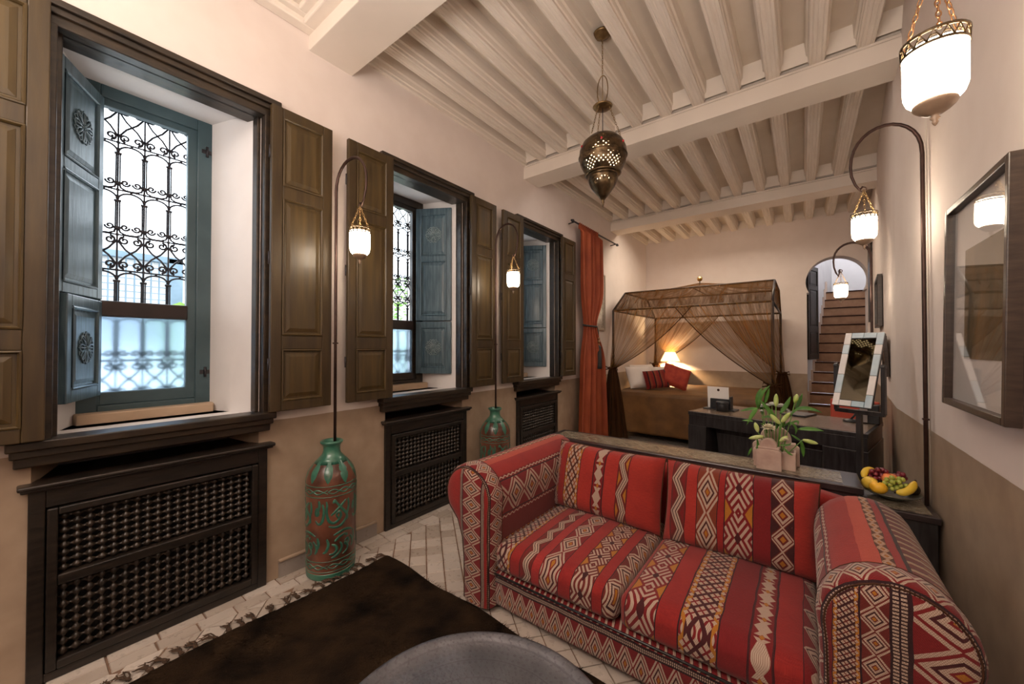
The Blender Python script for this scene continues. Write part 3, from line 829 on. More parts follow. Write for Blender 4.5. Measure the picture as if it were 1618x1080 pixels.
# ================================================================== RADIATOR COVERS
PB = .0354
def spindle(n, pitch, axis):
    pr = [(.0042, -n*pitch/2)]
    for k in range(n):
        c = (k-(n-1)/2)*pitch
        pr += [(.0055,c-pitch*.42),(.0085,c-pitch*.32),(.0128,c-pitch*.12),(.0128,c+pitch*.12),(.0085,c+pitch*.32),(.0055,c+pitch*.42)]
    pr.append((.0042, n*pitch/2))
    m_ = MB(); m_.lathe(pr, 6, M=None if axis == 'z' else Rx(pi/2)); return m_.mesh('spindle', M['lattice'])
SPV = spindle(8, .0372, 'z'); SPH = spindle(19, .0363, 'y')
def cover(o, lab):
    t = thing('radiator_cover', lab, 'radiator cover', (WX, o+.463, 0), group=None)
    m_ = MB(); y0, y1 = -.42, .425
    m_.box((-.03,y0,.0), (.022,y0+.045,.775)); m_.box((-.03,y1-.045,.0), (.022,y1,.775)); m_.box((-.03,y0+.045,.70), (.022,y1-.045,.775)); m_.box((-.03,y0+.045,0), (.022,y1-.045,.035))
    m_.build('body_frame', M['dark'], t, bevel=.004)
    m_ = MB(); a, b = -.372, .377
    m_.box((-.02,a,.04), (.032,a+.030,.695)); m_.box((-.02,b-.030,.04), (.032,b,.695))
    for z0, z1 in ((.04,.075),(.378,.420),(.665,.695)): m_.box((-.02,a+.030,z0), (.032,b-.030,z1))
    door = m_.build('grille_door', M['dark'], t, bevel=.005)
    m_ = MB(); m_.box((-.06,y0-.02,.775), (.050,y1+.02,.790)); m_.box((-.06,y0-.028,.788), (.062,y1+.028,.806)); m_.build('top_ledge', M['dark'], t, bevel=.006)
    m_ = MB(); m_.add([(-.02,-.40,.80),(-.02,.375,.80),(-.235,.315,.815),(-.235,-.35,.815)], [(0,1,2,3),(3,2,1,0)]); m_.box((-.238,-.36,.80), (-.228,.33,.93))
    m_.build('recess_board', M['dark'], t)
    m_ = MB(); m_.box((-.16,-.37,.03), (-.06,.37,.70)); m_.build('radiator_block', M['niche'], t)
    for (z0, z1) in ((.075,.378),(.420,.665)):
        zc = (z0+z1)/2; p = part('lattice_panel', t)
        hh = z1-z0; nr = 8
        for k in range(19):
            yy = -.334+.0363*k+.005*0
            s_ = link('spindle', SPV, p, loc=(.004, yy+.0098, zc)); s_.scale = (1,1,hh/(8*.0372))
        for k in range(nr-1+1):
            zz = z0+hh*(k+.5)/nr
            link('spindle', SPH, p, loc=(.002, .0025, zz))
    return t
cover(0, 'dark lattice-fronted radiator cover under the nearest window, at the left edge')
cover(1.62, 'dark lattice-fronted radiator cover under the middle window, between the two vases')
cover(3.24, 'dark lattice-fronted radiator cover under the farthest window, beside the rust curtain')

# ================================================================== STAIRS
stp = setting('stairs')
def sleft(y): return .045+(.30/1.9)*max(0, y-7.9)
for j in range(15):
    z = .066+.17*j; y = 7.60+.165*j if j else 7.60
    if j < 2: y = 7.62+.165*j
    w0 = sleft(y)+.005; w1 = wallx(7.85)+.02+.09*max(0,(y-7.9))
    m_ = MB(); m_.box((w0-.10 if False else w0, y, max(-.0, z-.17) if j else 0), (w1, y+.165 if j < 14 else y+1.0, z-.02)); r = m_.build('step', M['stair'], stp)
    m_ = MB(); m_.box((w0, y-.015, z-.022), (w1, y+.15 if j < 14 else y+1.0, z)); m_.build('nosing', M['nosing'], stp, bevel=.004)
    n_ = 4
    for q in range(n_):
        xa = w0+(w1-w0)*q/n_+.002; xb = w0+(w1-w0)*(q+1)/n_-.002
        m_ = MB(); m_.box((xa, y-.004, z-.155 if z > .16 else .004), (xb, y+.002, z-.026)); m_.build('riser_tile', M['stair'], stp)
mb = MB(); mb.prism([(-.6,7.85),(sleft(7.85),7.85),(sleft(11.2),11.2),(-.6,11.2)], 0, 5.2)
mb.prism([(wallx(7.85)+.02,7.85),(1.5,7.85),(1.5,11.2),(wallx(7.85)+.32,11.2)], 0, 5.2); mb.box((-.6,10.9,0), (1.6,11.2,5.2)); mb.box((-.6,7.62,3.63), (1.6,7.85,5.2)); mb.box((-.6,7.62,5.2), (1.6,11.2,5.3))
st('stair_wall', mb, M['reveal'])
m_ = MB()    # stepped skirting on the stair wall
for j in range(1, 15):
    y = 7.62+.165*j; z = .066+.17*j
    xx = sleft(y+.08)
    m_.box((xx-.01, y-.02, z), (sleft(y+.15)+.012, y+.15, z+.21))
m_.build('stepped_skirting', plain('pale_stair_skirting', (.55,.42,.34), (.62,.50,.42), 5, .6), stp)
dl = thing('stair_shutter', 'dark panelled wooden leaf folded against the wall left of the stairs', 'shutter', (.070,7.87,0), radians(71))
panel_leaf(dl, 'door_leaf', .42, [(1.22,1.60),(1.68,2.30),(2.36,2.62)], 1.14, 2.68, .03, M['casing'], M['casing'], .05)
dl2 = thing('wall_board', 'narrow dark scalloped board on the wall right of the stair arch', 'board', (.765,7.3,0))
m_ = MB(); m_.box((-.012,-.14,1.70), (.012,.14,2.82))
for k in range(14): m_.lathe([(.016,1.72+k*.08),(.022,1.745+k*.08),(.016,1.77+k*.08)], 8, M=Tr(.0,-.14,0))
m_.build('board', M['casing'], dl2)
# ================================================================== SOFA
bd = dict
K_ARM = kilim('kilim_sofa_arm', [(.27,'plain',bd(a=DRED,b=MAR)),(.04,'zig',bd(p=.05)),(.10,'plain',bd(a=DRED,b=MAR)),(.022,'wave',bd(p=.07)),(.185,'dia',bd(p=.15,bg=DRED)),(.022,'wave',bd(p=.07)),(.085,'plain',bd()),(.045,'plain',bd(a=(.50,.10,.06),b=(.36,.04,.028))),(.03,'dia1',bd(p=.05,bg=(.30,.10,.02))),(.022,'plain',bd()),(.30,'chev',bd(p=.10,bg=MAR,fg=(.48,.34,.22))),(.25,'lat',bd(p=.12)),(.6,'plain',bd())])
K_DIA = kilim('kilim_diamond_band', [(.008,'plain',bd(a=DARK,b=DARK)),(.018,'bead',bd(p=.03,bg=DARK)),(.004,'plain',bd()),(.105,'dia',bd(p=.075)),(.018,'bead',bd(p=.03,bg=DARK)),(.2,'plain',bd())])
K_BASE = kilim('kilim_sofa_base', [(.155,'dia',bd(p=.065,bg=DRED)),(.02,'bead',bd(p=.022,bg=DARK)),(.2,'chev',bd(p=.06,bg=DRED))])
K_FACE = kilim('kilim_arm_front_left', [(.012,'plain',bd()),(.016,'bead',bd(p=.02,bg=DARK)),(.130,'dia',bd(p=.082)),(.016,'bead',bd(p=.02,bg=DARK)),(.3,'plain',bd())])
K_FACER = kilim('kilim_arm_front_right', [(.015,'plain',bd(a=MAR)),(.06,'lat',bd(p=.06,bg=MAR,dk=DARK)),(.06,'dia',bd(p=.065,bg=MAR,dk=DARK)),(.034,'bead',bd(p=.028,bg=DARK)),(.19,'dia',bd(p=.12)),(.3,'plain',bd())])
K_S1 = kilim('kilim_seat_left', [(.115,'lat',bd(p=.14)),(.055,'plain',bd()),(.070,'zig',bd(p=.12,bg=MAR,ac=DRED)),(.045,'plain',bd(a=(.48,.045,.04))),(.100,'dia',bd(p=.15)),(.060,'plain',bd()),(.100,'hook',bd(p=.14,bg=MAR)),(.045,'plain',bd()),(.10,'dia',bd(p=.12,bg=MAR))])
K_S2 = kilim('kilim_seat_right', [(.03,'plain',bd()),(.125,'hook',bd(p=.18)),(.075,'plain',bd()),(.135,'lat',bd(p=.13)),(.085,'plain',bd(a=DRED)),(.075,'blk',bd(p=.09)),(.075,'plain',bd()),(.07,'zig',bd(p=.11,ac=DRED))])
K_B1 = kilim('kilim_back_left', [(.06,'hook',bd(p=.11,bg=DRED)),(.045,'plain',bd()),(.105,'lat',bd(p=.17,bg=(.30,.08,.03))),(.085,'plain',bd(a=(.55,.055,.035))),(.075,'blk',bd(p=.125)),(.075,'plain',bd(a=(.55,.055,.035))),(.065,'zig',bd(p=.17,bg=MAR)),(.3,'plain',bd(a=(.52,.055,.035)))])
K_B2 = kilim('kilim_back_right', [(.045,'plain',bd(a=(.56,.06,.04))),(.075,'zig',bd(p=.16,bg=MAR,dk=DARK,ac=DRED)),(.050,'plain',bd(a=(.55,.055,.035))),(.095,'dia',bd(p=.19,bg=(.20,.04,.02))),(.025,'plain',bd()),(.120,'hook',bd(p=.22)),(.065,'plain',bd(a=DRED)),(.085,'dia1',bd(p=.10,bg=MAR)),(.4,'plain',bd(a=(.54,.055,.035)))])
sofa = thing('sofa', 'two-seat kilim-covered sofa with rolled arms and woven red patterns, at lower right', 'sofa', (-.61,1.94,0))
SO = Vector((-.61,1.94,0))
def resample(pts, st_):
    out = [pts[0]]; 
    for a, b in zip(pts, pts[1:]):
        n = max(1, round(sqrt((b[0]-a[0])**2+(b[1]-a[1])**2)/st_))
        for k in range(1, n+1): out.append((a[0]+(b[0]-a[0])*k/n, a[1]+(b[1]-a[1])*k/n))
    return out
def arm_profile(r=.160, cz=.560, base=.185):
    # starts at the inner foot (0,.03), outward is -x
    pts = [(0,.03),(0,.20),(0,.40),(.002,.50)]
    for i in range(19):
        a = radians(-12+(222)*i/18); pts.append((-.152+r*cos(a), cz+r*sin(a)))
    pts += [(-base-.045,.42),(-base-.012,.34),(-base,.24),(-base+.002,.12),(-base+.002,.03)]
    return resample(pts, .035)
AP_ = arm_profile()
def arc(pts):
    s_ = [0]
    for a, b in zip(pts, pts[1:]): s_.append(s_[-1]+sqrt((b[0]-a[0])**2+(b[1]-a[1])**2))
    return s_
ARC = arc(AP_)
def arm(side, x0, y0, y1, face):
    # side=-1: left arm (outward -x); +1: right arm
    n = len(AP_)
    def sh(grow): 
        cx, cz = -.12, .35
        return AP_
    def P(i, y, g=0):
        x, z = AP_[i]
        # outward offset g
        a = AP_[max(i-1,0)]; b = AP_[min(i+1,n-1)]; tx, tz = b[0]-a[0], b[1]-a[1]; l = sqrt(tx*tx+tz*tz) or 1
        nx, nz = tz/l, -tx/l
        x += nx*g; z += nz*g
        return (x0+(x if side < 0 else -x)-SO.x, y-SO.y, z)
    root = part('arm', sofa)
    # body shell
    m_ = MB()
    ys = [y0+.095+(y1-.03-y0-.095)*k/10 for k in range(11)]
    rows = [(y, 0) for y in ys]+[(y1-.008,-.012),(y1,-.035)]
    vs = [P(i,y,g) for y, g in rows for i in range(n)]; uv = [(ARC[i], y-y0) for y, g in rows for i in range(n)]
    fs = [(r_*n+i, r_*n+i+1, (r_+1)*n+i+1, (r_+1)*n+i) for r_ in range(len(rows)-1) for i in range(n-1)]
    fs.append(tuple(range((len(rows)-1)*n, len(rows)*n)))
    m_.add(vs, fs, uv, smooth=True)
    o = m_.build('arm_cover', K_ARM, root)
    # gusset band, slightly proud, rolling to the front
    m_ = MB()
    rows = [(y0+.100,.001),(y0+.097,.005),(y0+.05,.007),(y0+.022,.004),(y0+.008,-.004),(y0+.001,-.014)]
    vs = [P(i,y,g) for y, g in rows for i in range(n)]; uv = [(.012+(y0+.125-y)*1.05, ARC[i]) for y, g in rows for i in range(n)]
    fs = [(r_*n+i, r_*n+i+1, (r_+1)*n+i+1, (r_+1)*n+i) for r_ in range(len(rows)-1) for i in range(n-1)]
    m_.add(vs, fs, uv, smooth=True); m_.build('arm_gusset', K_DIA, root)
    # padded front face
    m_ = MB(); ins = [(-.012,.003),(-.020,-.004),(-.045,-.012),(-.08,-.015)]
    vs = [P(i,y0+d,g) for g, d in ins for i in range(n)]
    def fuv(p):
        if side < 0: return (p[0]+SO.x-(x0-.20), p[2])
        return (p[0]+SO.x-x0-.005, p[2])
    uv = [fuv(v) for v in vs]
    fs = [(r_*n+i, r_*n+i+1, (r_+1)*n+i+1, (r_+1)*n+i) for r_ in range(len(ins)-1) for i in range(n-1)]
    # fill centre with strips
    b = (len(ins)-1)*n; i, j = 0, n-1
    while j-i > 2: fs.append((b+i, b+i+1, b+j-1, b+j)); i += 1; j -= 1
    fs.append(tuple(b+k for k in range(i, j+1)))
    m_.add(vs, fs, uv, smooth=True); m_.build('arm_front', face, root)
    # beaded seams
    m_ = MB(); m_.tube([P(i,y0+.002,-.010) for i in range(n)], .0028, 6); m_.build('piping', M['nosing'], root)
    m_ = MB(); m_.tube([P(i,y0+.100,.004) for i in range(n)], .0022, 6); m_.build('piping', M['nosing'], root)
arm(-1, -1.262, 1.462, 2.43, K_FACE)
arm(1, .040, 1.430, 2.20, K_FACER)
def rounded(mb_, a, b, r, puff=0, n=10, uvf=None, squash=None):
    ax0, ay0, az0 = a; bx0, by0, bz0 = b
    c = Vector(((ax0+bx0)/2,(ay0+by0)/2,(az0+bz0)/2)); h = Vector(((bx0-ax0)/2,(by0-ay0)/2,(bz0-az0)/2)); r = min(r, *h)
    key = {}; vs = []; fs = []
    def vid(d):
        p = Vector((d[0]*h.x, d[1]*h.y, d[2]*h.z)); q = Vector([max(-(h[i]-r), min(h[i]-r, p[i])) for i in range(3)])
        k = tuple(round(v, 4) for v in d)
        if k in key: return key[k]
        dd = p-q
        if dd.length > 1e-9:
            # cube-corner offset mapped onto the rounding sphere
            e = Vector([dd[i]/r for i in range(3)]); e = Vector((e.x*sqrt(max(0,1-e.y*e.y/2-e.z*e.z/2+e.y*e.y*e.z*e.z/3)), e.y*sqrt(max(0,1-e.x*e.x/2-e.z*e.z/2+e.x*e.x*e.z*e.z/3)), e.z*sqrt(max(0,1-e.x*e.x/2-e.y*e.y/2+e.x*e.x*e.y*e.y/3))))
            p = q+e*r
        if puff:
            p.z += puff*(1-d[0]**2)*(1-d[1]**2)*(1 if d[2] > 0 else 0)*d[2]
            p.y += (-.35*puff)*(1-d[0]**2)*(1-d[2]**2)*(1 if d[1] < 0 else 0)
        vs.append(c+p); key[k] = len(vs)-1; return len(vs)-1
    def lin(k, ax_):   # parameter with extra resolution in the rounding
        return -1+2*k/n
    for ax_ in range(3):
        for s_ in (-1, 1):
            for i in range(n):
                for j in range(n):
                    q = []
                    for (di, dj) in ((0,0),(1,0),(1,1),(0,1)):
                        d = [0,0,0]; d[ax_] = s_; d[(ax_+1)%3] = lin(i+di,0); d[(ax_+2)%3] = lin(j+dj,0); q.append(vid(d))
                    fs.append(tuple(q) if s_ > 0 else tuple(q[::-1]))
    uv = [uvf(v) for v in vs] if uvf else None
    mb_.add(vs, fs, uv, smooth=True); return mb_
m_ = MB(); rounded(m_, (-1.30-SO.x,1.505-SO.y,.03), (.06-SO.x,2.40-SO.y,.205), .02, 0, 10, lambda v: (v.z, v.x+v.y*.3)); m_.build('base', K_BASE, sofa)
m_ = MB(); m_.tube([(-1.262-SO.x,1.502-SO.y,.196),(.042-SO.x,1.502-SO.y,.196)], .005, 6); m_.build('piping', M['black'], sofa)
m_ = MB(); rounded(m_, (-1.40-SO.x,2.30-SO.y,.05), (.185-SO.x,2.45-SO.y,.655), .06, 0, 14, lambda v: (v.x+1.1, v.z-v.y)); m_.build('back', K_B1, sofa)
for x in (-1.36, .14):
    for y in (1.56, 2.34):
        m_ = MB(); m_.frustum((x-.025-SO.x,y-.025-SO.y,x+.025-SO.x,y+.025-SO.y), 0, (x-.035-SO.x,y-.035-SO.y,x+.035-SO.x,y+.035-SO.y), .05); m_.build('foot', M['black'], sofa)
for (xa, xb, mt, lab) in ((-1.262,-.612,K_S1,'left kilim seat cushion of the sofa, beside its left arm'), (-.606,.040,K_S2,'right kilim seat cushion of the sofa, beside its right arm')):
    m_ = MB(); rounded(m_, (-(xb-xa)/2,-.40,0), ((xb-xa)/2,.40,.140), .045, .028, 18, lambda v: (v.x+(xb-xa)/2, v.y-v.z*.8+.4))
    o = m_.build('seat_cushion', mt); tag(o, lab, 'cushion', 'kilim seat cushions on the sofa'); o.location = ((xa+xb)/2, 1.895, .207)
def pillow(name, W, H, T, mat, label, cat, group, loc, rot, n=20, uo=0, vo=0, pinch=.03, wr=.006, piping=None, uvs=1):
    m_ = MB(); vs = []; uv = []
    ph = random.uniform(0,6)
    for s_ in (-1, 1):
        for j in range(n+1):
            for i in range(n+1):
                X_ = -1+2*i/n; Z_ = -1+2*j/n
                e = sqrt(max(0,(1-X_**4)))*sqrt(max(0,(1-Z_**4)))
                y = s_*T/2*e**.85
                x = X_*W/2*(1-pinch*(1-Z_*Z_)*1.0*abs(X_)**3); z = Z_*H/2*(1-pinch*1.4*(1-X_*X_)*abs(Z_)**3)
                y += s_*wr*sin(7*X_+ph+3*Z_)*e*(abs(X_)**2+abs(Z_)**2)*.6
                vs.append((x,y,z)); uv.append(((x+W/2)*uvs+uo, (z+H/2)*uvs+vo))
    b = (n+1)**2; fs = []
    for s_ in (0, 1):
        for j in range(n):
            for i in range(n):
                q = (s_*b+j*(n+1)+i, s_*b+j*(n+1)+i+1, s_*b+(j+1)*(n+1)+i+1, s_*b+(j+1)*(n+1)+i)
                fs.append(q if s_ == 0 else q[::-1])
    m_.add(vs, fs, uv, smooth=True)
    o = m_.build(name, mat); tag(o, label, cat, group); o.location = loc; o.rotation_euler = rot
    if piping:
        p_ = MB(); ring_ = [vs[i] for i in range(n+1)]+[vs[(n+1)*j+n] for j in range(1,n+1)]+[vs[n*(n+1)+i] for i in range(n-1,-1,-1)]+[vs[(n+1)*j] for j in range(n-1,0,-1)]
        p_.tube(ring_, .004, 5, closed=True); p_.build('piping', piping, o)
    return o
pillow('back_cushion', .675, .405, .20, K_B1, 'left kilim back cushion with cream lattice band, leaning against the sofa back', 'cushion', 'kilim back cushions on the sofa', (-.945,2.165,.535), (radians(-14),0,radians(-2)), 26, pinch=.035, piping=M['nosing'])
pillow('back_cushion', .655, .41, .20, K_B2, 'right kilim back cushion with dark zigzag band, next to the right sofa arm', 'cushion', 'kilim back cushions on the sofa', (-.268,2.150,.535), (radians(-15),0,radians(1)), 26, pinch=.035, piping=M['nosing'])

# ================================================================== RUG AND TRAY TABLE
RUGM = plain('dark_brown_shaggy_wool', (.005,.003,.002), (.032,.018,.009), 5, .95, b=.6, bscale=120, spec=.1)
rug = thing('rug', 'dark brown shaggy wool rug with knotted fringe on the tiled floor', 'rug', (-1.1,.25,0), radians(-1.5))
def rz(x, y): return .014+.005*sin(x*9+y*4)*sin(y*7-x*3)+random.uniform(-.002,.003)
m_ = MB(); nx, ny = 110, 130
m_.grid(lambda u, v: ((u-.5)*2.14+.012*sin(v*17)*(u < .02)+0, (v-.5)*2.42+.01*sin(u*21)*(v > .98), (0.0 if u in (0,1) or v in (0,1) else rz(u*2, v*2.4))), nx, ny)
m_.build('rug_field', RUGM, rug)
m_ = MB()
for k in range(26000):
    x = random.uniform(-1.06,1.06); y = random.uniform(-.75,1.20)
    if x > -.35 and y > .95: pass
    a = random.gauss(.6,.7); l = random.uniform(.010,.024); wv = .0018
    dx, dy = cos(a)*l, sin(a)*l; px, py = -sin(a)*wv, cos(a)*wv; z = .012
    b = len(m_.v); m_.v += [(x-px,y-py,z),(x+px,y+py,z),(x+dx,y+dy,z+random.uniform(.004,.012))]; m_.uv += [(0,0)]*3; m_.f.append((b,b+1,b+2)); m_.sm.append(False)
tag(m_.build('rug_pile', RUGM, rug), kind='stuff')
TAS = []
for v in range(5):
    m_ = MB()
    for q in range(6):
        pts = []; a0 = random.uniform(-.35,.35); ph = random.uniform(0,6); ln_ = random.uniform(.055,.085)
        for i in range(7):
            t = i/6; pts.append((-t*ln_, t*ln_*sin(a0)+.006*sin(t*7+ph)+(q-2.5)*.002, .008+.012*sin(pi*t)*random.uniform(.4,1)))
        m_.tube(pts, [.0035,.0035,.003,.003,.0028,.0026,.0012], 5)
    m_.sphere((-.012,0,.010), .008, 6, 4)
    TAS.append(m_.mesh('fringe_tassel', plain('rug_fringe_wool', (.035,.020,.012), (.09,.05,.028), 40, .95) if v == 0 else bpy.data.materials['rug_fringe_wool']))
y = -.95; k = 0
while y < 1.20:
    link('fringe_tassel', TAS[k % 5], rug, loc=(-1.062+random.uniform(-.006,.008), y, .002), rot=(0,0,random.uniform(-.55,.55)+(.35 if y > .1 else 0))); y += random.uniform(.045,.085); k += 1
tt = thing('tray_table', 'round engraved pewter tray table on the dark rug in front of the sofa', 'table', (-.63,.66,0))
m_ = MB(); R_ = .375
m_.lathe([(0,.386),(.10,.386),(.20,.3855),(.30,.386),(.338,.388),(.352,.396),(.366,.402),(R_,.402),(R_+.003,.398),(R_,.394),(.36,.392),(.30,.380),(.2,.379),(0,.379)], 96)
m_.build('tray', M['tray'], tt)
for a in (0, pi/2):
    for s_ in (-1, 1):
        m_ = MB(); m_.tube([(-s_*.22*cos(a),-s_*.22*sin(a),.018),(s_*.22*cos(a),s_*.22*sin(a),.372)], .014, 8); m_.build('leg', M['console'], tt)
m_ = MB(); m_.lathe([(.215,.355),(.235,.355),(.235,.377),(.215,.377)], 32, closed=True, smooth=False); m_.build('stand_ring', M['console'], tt)

# ================================================================== CONSOLE, SIDE TABLE, DESK
cons = thing('console_table', 'long dark narrow console table with bone inlay top, behind the sofa', 'table', (-.69,2.70,0))
m_ = MB(); m_.box((-.925,-.145,.615), (.925,.145,.650)); m_.build('top', M['console'], cons, bevel=.004)
m_ = MB(); m_.box((-.88,-.10,.650), (.85,.105,.6515)); m_.build('inlay_strip', M['inlay'], cons)
m_ = MB(); m_.box((-.905,-.130,.545), (.905,.130,.615)); m_.build('apron', M['console'], cons, bevel=.003)
for x in (-.885, .875):
    for y in (-.115, .115):
        m_ = MB(); m_.box((x-.03,y-.02,0), (x+.03,y+.02,.545)); m_.build('leg', M['console'], cons, bevel=.003)
sd = thing('side_table', 'low dark side table with inlaid top against the right wall, under the fruit plate', 'table', (.375,2.865,0))
m_ = MB(); m_.box((-.125,-.235,.515), (.135,.235,.548)); m_.build('top', M['console'], sd, bevel=.004)
m_ = MB(); m_.box((-.105,-.205,.548), (.110,.205,.5495)); m_.build('inlay_panel', M['inlay'], sd)
m_ = MB(); m_.box((-.115,-.225,.0), (.125,.225,.515)); m_.build('body', M['black'], sd, bevel=.003)
# desk, turned a little like the far part of the right wall
dk = thing('desk', 'black wooden desk with marbled top standing across the room behind the console', 'desk', (-.864,3.871,0), radians(-13.2))
m_ = MB(); m_.box((0,0,.715), (1.253,.68,.745)); m_.build('top', M['black'], dk, bevel=.003)
m_ = MB(); m_.box((.02,.02,.745), (1.233,.66,.7475)); m_.build('top_panel', M['desk_top'], dk)
m_ = MB(); m_.box((.005,.005,.62), (1.248,.675,.715)); m_.build('apron', M['black'], dk, bevel=.003)
m_ = MB(); m_.add([(0,0,0),(.150,0,0),(.165,0,.62),(0,0,.62),(0,.68,0),(.150,.68,0),(.165,.68,.62),(0,.68,.62)], [(0,1,2,3),(7,6,5,4),(0,3,7,4),(1,5,6,2),(0,4,5,1),(3,2,6,7)]); m_.build('pedestal', M['black'], dk, bevel=.003)
m_ = MB(); m_.add([(1.03,0,0),(1.253,0,0),(1.253,0,.62),(1.0,0,.62),(1.03,.68,0),(1.253,.68,0),(1.253,.68,.62),(1.0,.68,.62)], [(0,1,2,3),(7,6,5,4),(0,3,7,4),(1,5,6,2),(0,4,5,1),(3,2,6,7)]); m_.build('pedestal', M['black'], dk, bevel=.003)
def stool(name_lab, lx, ly):
    c = Rz(radians(-13.2)) @ Vector((lx, ly, 0)); t = thing('stool', name_lab, 'stool', (-.864+c.x, 3.871+c.y, 0), radians(-13.2))
    m_ = MB(); m_.box((-.15,-.15,.55), (.15,.15,.60)); m_.build('seat', M['black'], t, bevel=.006)
    m_ = MB(); m_.frustum((-.10,-.12,.10,.12), .0, (-.145,-.145,.145,.145), .55); m_.build('body', M['black'], t, bevel=.004)
stool('black tapered stool tucked under the left half of the desk', .335, .30); stool('black tapered stool tucked under the right half of the desk', .83, .28)
ch = thing('chair', 'red leather chair behind the desk, mostly hidden by the tilted mirror', 'chair', (.335,4.52,0), radians(-13))
m_ = MB(); m_.box((-.17,-.18,.42), (.17,.17,.48)); m_.build('seat', M['redchair'], ch, bevel=.012)
m_ = MB(); m_.box((-.17,.15,.52), (.17,.19,.86)); m_.build('backrest', M['redchair'], ch, bevel=.012)
for x in (-.15,.15):
    for y in (-.16,.16):
        m_ = MB(); m_.box((x-.016,y-.016,0), (x+.016,y+.016,.42 if y < 0 else .53)); m_.build('leg', M['black'], ch)
DT = .7478
lh = thing('letter_holder', 'black leather letter holder with an upright sheet on the left end of the desk', 'letter holder', (-.645,4.13,DT), radians(-10))
m_ = MB(); m_.box((-.13,-.05,0), (.15,.09,.010)); m_.build('tray', M['leather'], lh, bevel=.003)
m_ = MB(); m_.box((-.115,.028,.01), (.11,.040,.105)); m_.box((-.07,-.025,.01), (.10,-.012,.105)); m_.box((.10,-.03,.01), (.112,.04,.13)); m_.build('holder', M['leather'], lh, bevel=.003)
pp = tag(link('letter_paper', MB().box((-.10,0,0),(.09,.003,.205)).mesh('letter_paper', M['paper'])), 'white letter sheet with small emblem standing in the black holder', 'paper'); pp.location = (-.645,4.135,DT+.012); pp.rotation_euler = (radians(4),0,radians(-10))
m_ = MB(); m_.lathe([(.012,0),(.012,.002)], 12, M=Tr(0,-.001,.175) @ Rx(pi/2), smooth=False); m_.box((-.010,-.003,.170),(.010,-.001,.180)); m_.build('emblem', M['nosing'], pp)
bx = thing('round_box', 'small round black leather box in front of the letter holder', 'box', (-.600,4.03,DT))
m_ = MB(); m_.lathe([(.050,0),(.051,.066),(.050,.068)], 28); m_.build('body', M['leather'], bx)
m_ = MB(); m_.lathe([(.053,.068),(.054,.072),(.054,.086),(.050,.091),(0,.092)], 28); m_.build('lid', M['leather'], bx)
fo = tag(MB().box((-.09,-.11,0),(.09,.11,.014)).build('folder', M['leather'], bevel=.003), 'flat black leather folder lying on the desk behind the lilies', 'folder'); fo.location = (-.03,4.22,DT); fo.rotation_euler = (0,0,radians(-22))
m_ = MB(); m_.box((-.085,-.105,.014),(.085,.105,.0155)); m_.build('cover_sheet', plain('grey_cover', (.13,.12,.12), None, rough=.4), fo)
ph_ = thing('telephone', 'black desk telephone with grey side beside a small round stand, right end of desk', 'telephone', (.425,4.12,DT), radians(-15))
m_ = MB(); m_.add([(-.075,-.06,0),(.06,-.06,0),(.06,.06,0),(-.075,.06,0),(-.03,-.05,.13),(.055,-.05,.15),(.055,.05,.15),(-.03,.05,.13)], [(3,2,1,0),(4,5,6,7),(0,1,5,4),(1,2,6,5),(2,3,7,6),(3,0,4,7)]); m_.build('body', M['leather'], ph_, bevel=.006)
m_ = MB(); m_.box((-.055,-.066,.01),(-.01,-.058,.12)); m_.build('side_panel', plain('grey_metal', (.35,.35,.36), None, rough=.35, metal=.7), ph_)
rs = thing('desk_stand', 'small round black stand with short arm on the desk under the mirror', 'stand', (.305,4.10,DT))
m_ = MB(); m_.lathe([(.05,0),(.052,.006),(.045,.016),(.02,.022),(0,.023)], 24); m_.build('base', M['leather'], rs)
m_ = MB(); m_.tube([(0,0,.02),(.02,0,.05),(.05,.01,.10)], .007, 8); m_.build('arm', M['leather'], rs)

# floor mirror with bone-tiled frame
mr = thing('floor_mirror', 'tilted mirror framed in pale blue and ivory bone tiles on a black floor stand', 'mirror', (.282,3.25,0), radians(-28))
m_ = MB(); m_.box((-.014,-.014,0),(.014,.014,.93)); m_.build('pole', M['black'], mr, bevel=.003)
m_ = MB(); m_.box((-.125,-.014,.925),(.125,.014,.950)); m_.build('cross_bar', M['black'], mr, bevel=.003)
for s_ in (-1, 1):
    m_ = MB(); m_.box((s_*.120-.010,-.014,.935),(s_*.120+.010,.014,1.225)); m_.lathe([(.017,-.010),(.017,.010)], 16, M=Tr(s_*.12,0,1.225) @ Ry(pi/2)); m_.build('bracket', M['black'], mr, bevel=.003)
m_ = MB(); m_.box((-.12,-.014,0),(.12,.014,.03)); m_.box((-.014,-.12,0),(.014,.12,.03)); m_.build('foot', M['black'], mr, bevel=.003)
mf = part('mirror_panel', mr, None, (0,0,1.205), (radians(-21),0,0))
m_ = MB(); m_.box((-.098,-.006,-.245),(.098,.012,.245)); m_.build('backing', M['black'], mf, bevel=.002)
m_ = MB(); m_.box((-.066,-.0095,-.205),(.066,-.0062,.205)); m_.build('mirror_glass', M['mirror_glass'], mf)
fw_ = .034
def ftile(x0, x1, z0, z1, mt):
    m_ = MB(); m_.box((x0+.0012,-.016,z0+.0012),(x1-.0012,-.006,z1-.0012)); m_.build('frame_tile', mt, mf, bevel=.002)
zs_ = [-.247,-.165,-.04,.10,.165,.247]
for s_ in (-1, 1):
    for k in range(5):
        x0, x1 = (s_*.100, s_*.064); ftile(min(x0,x1), max(x0,x1), zs_[k], zs_[k+1], M['shell1'] if (k+(s_ > 0)) % 2 else M['shell2'])
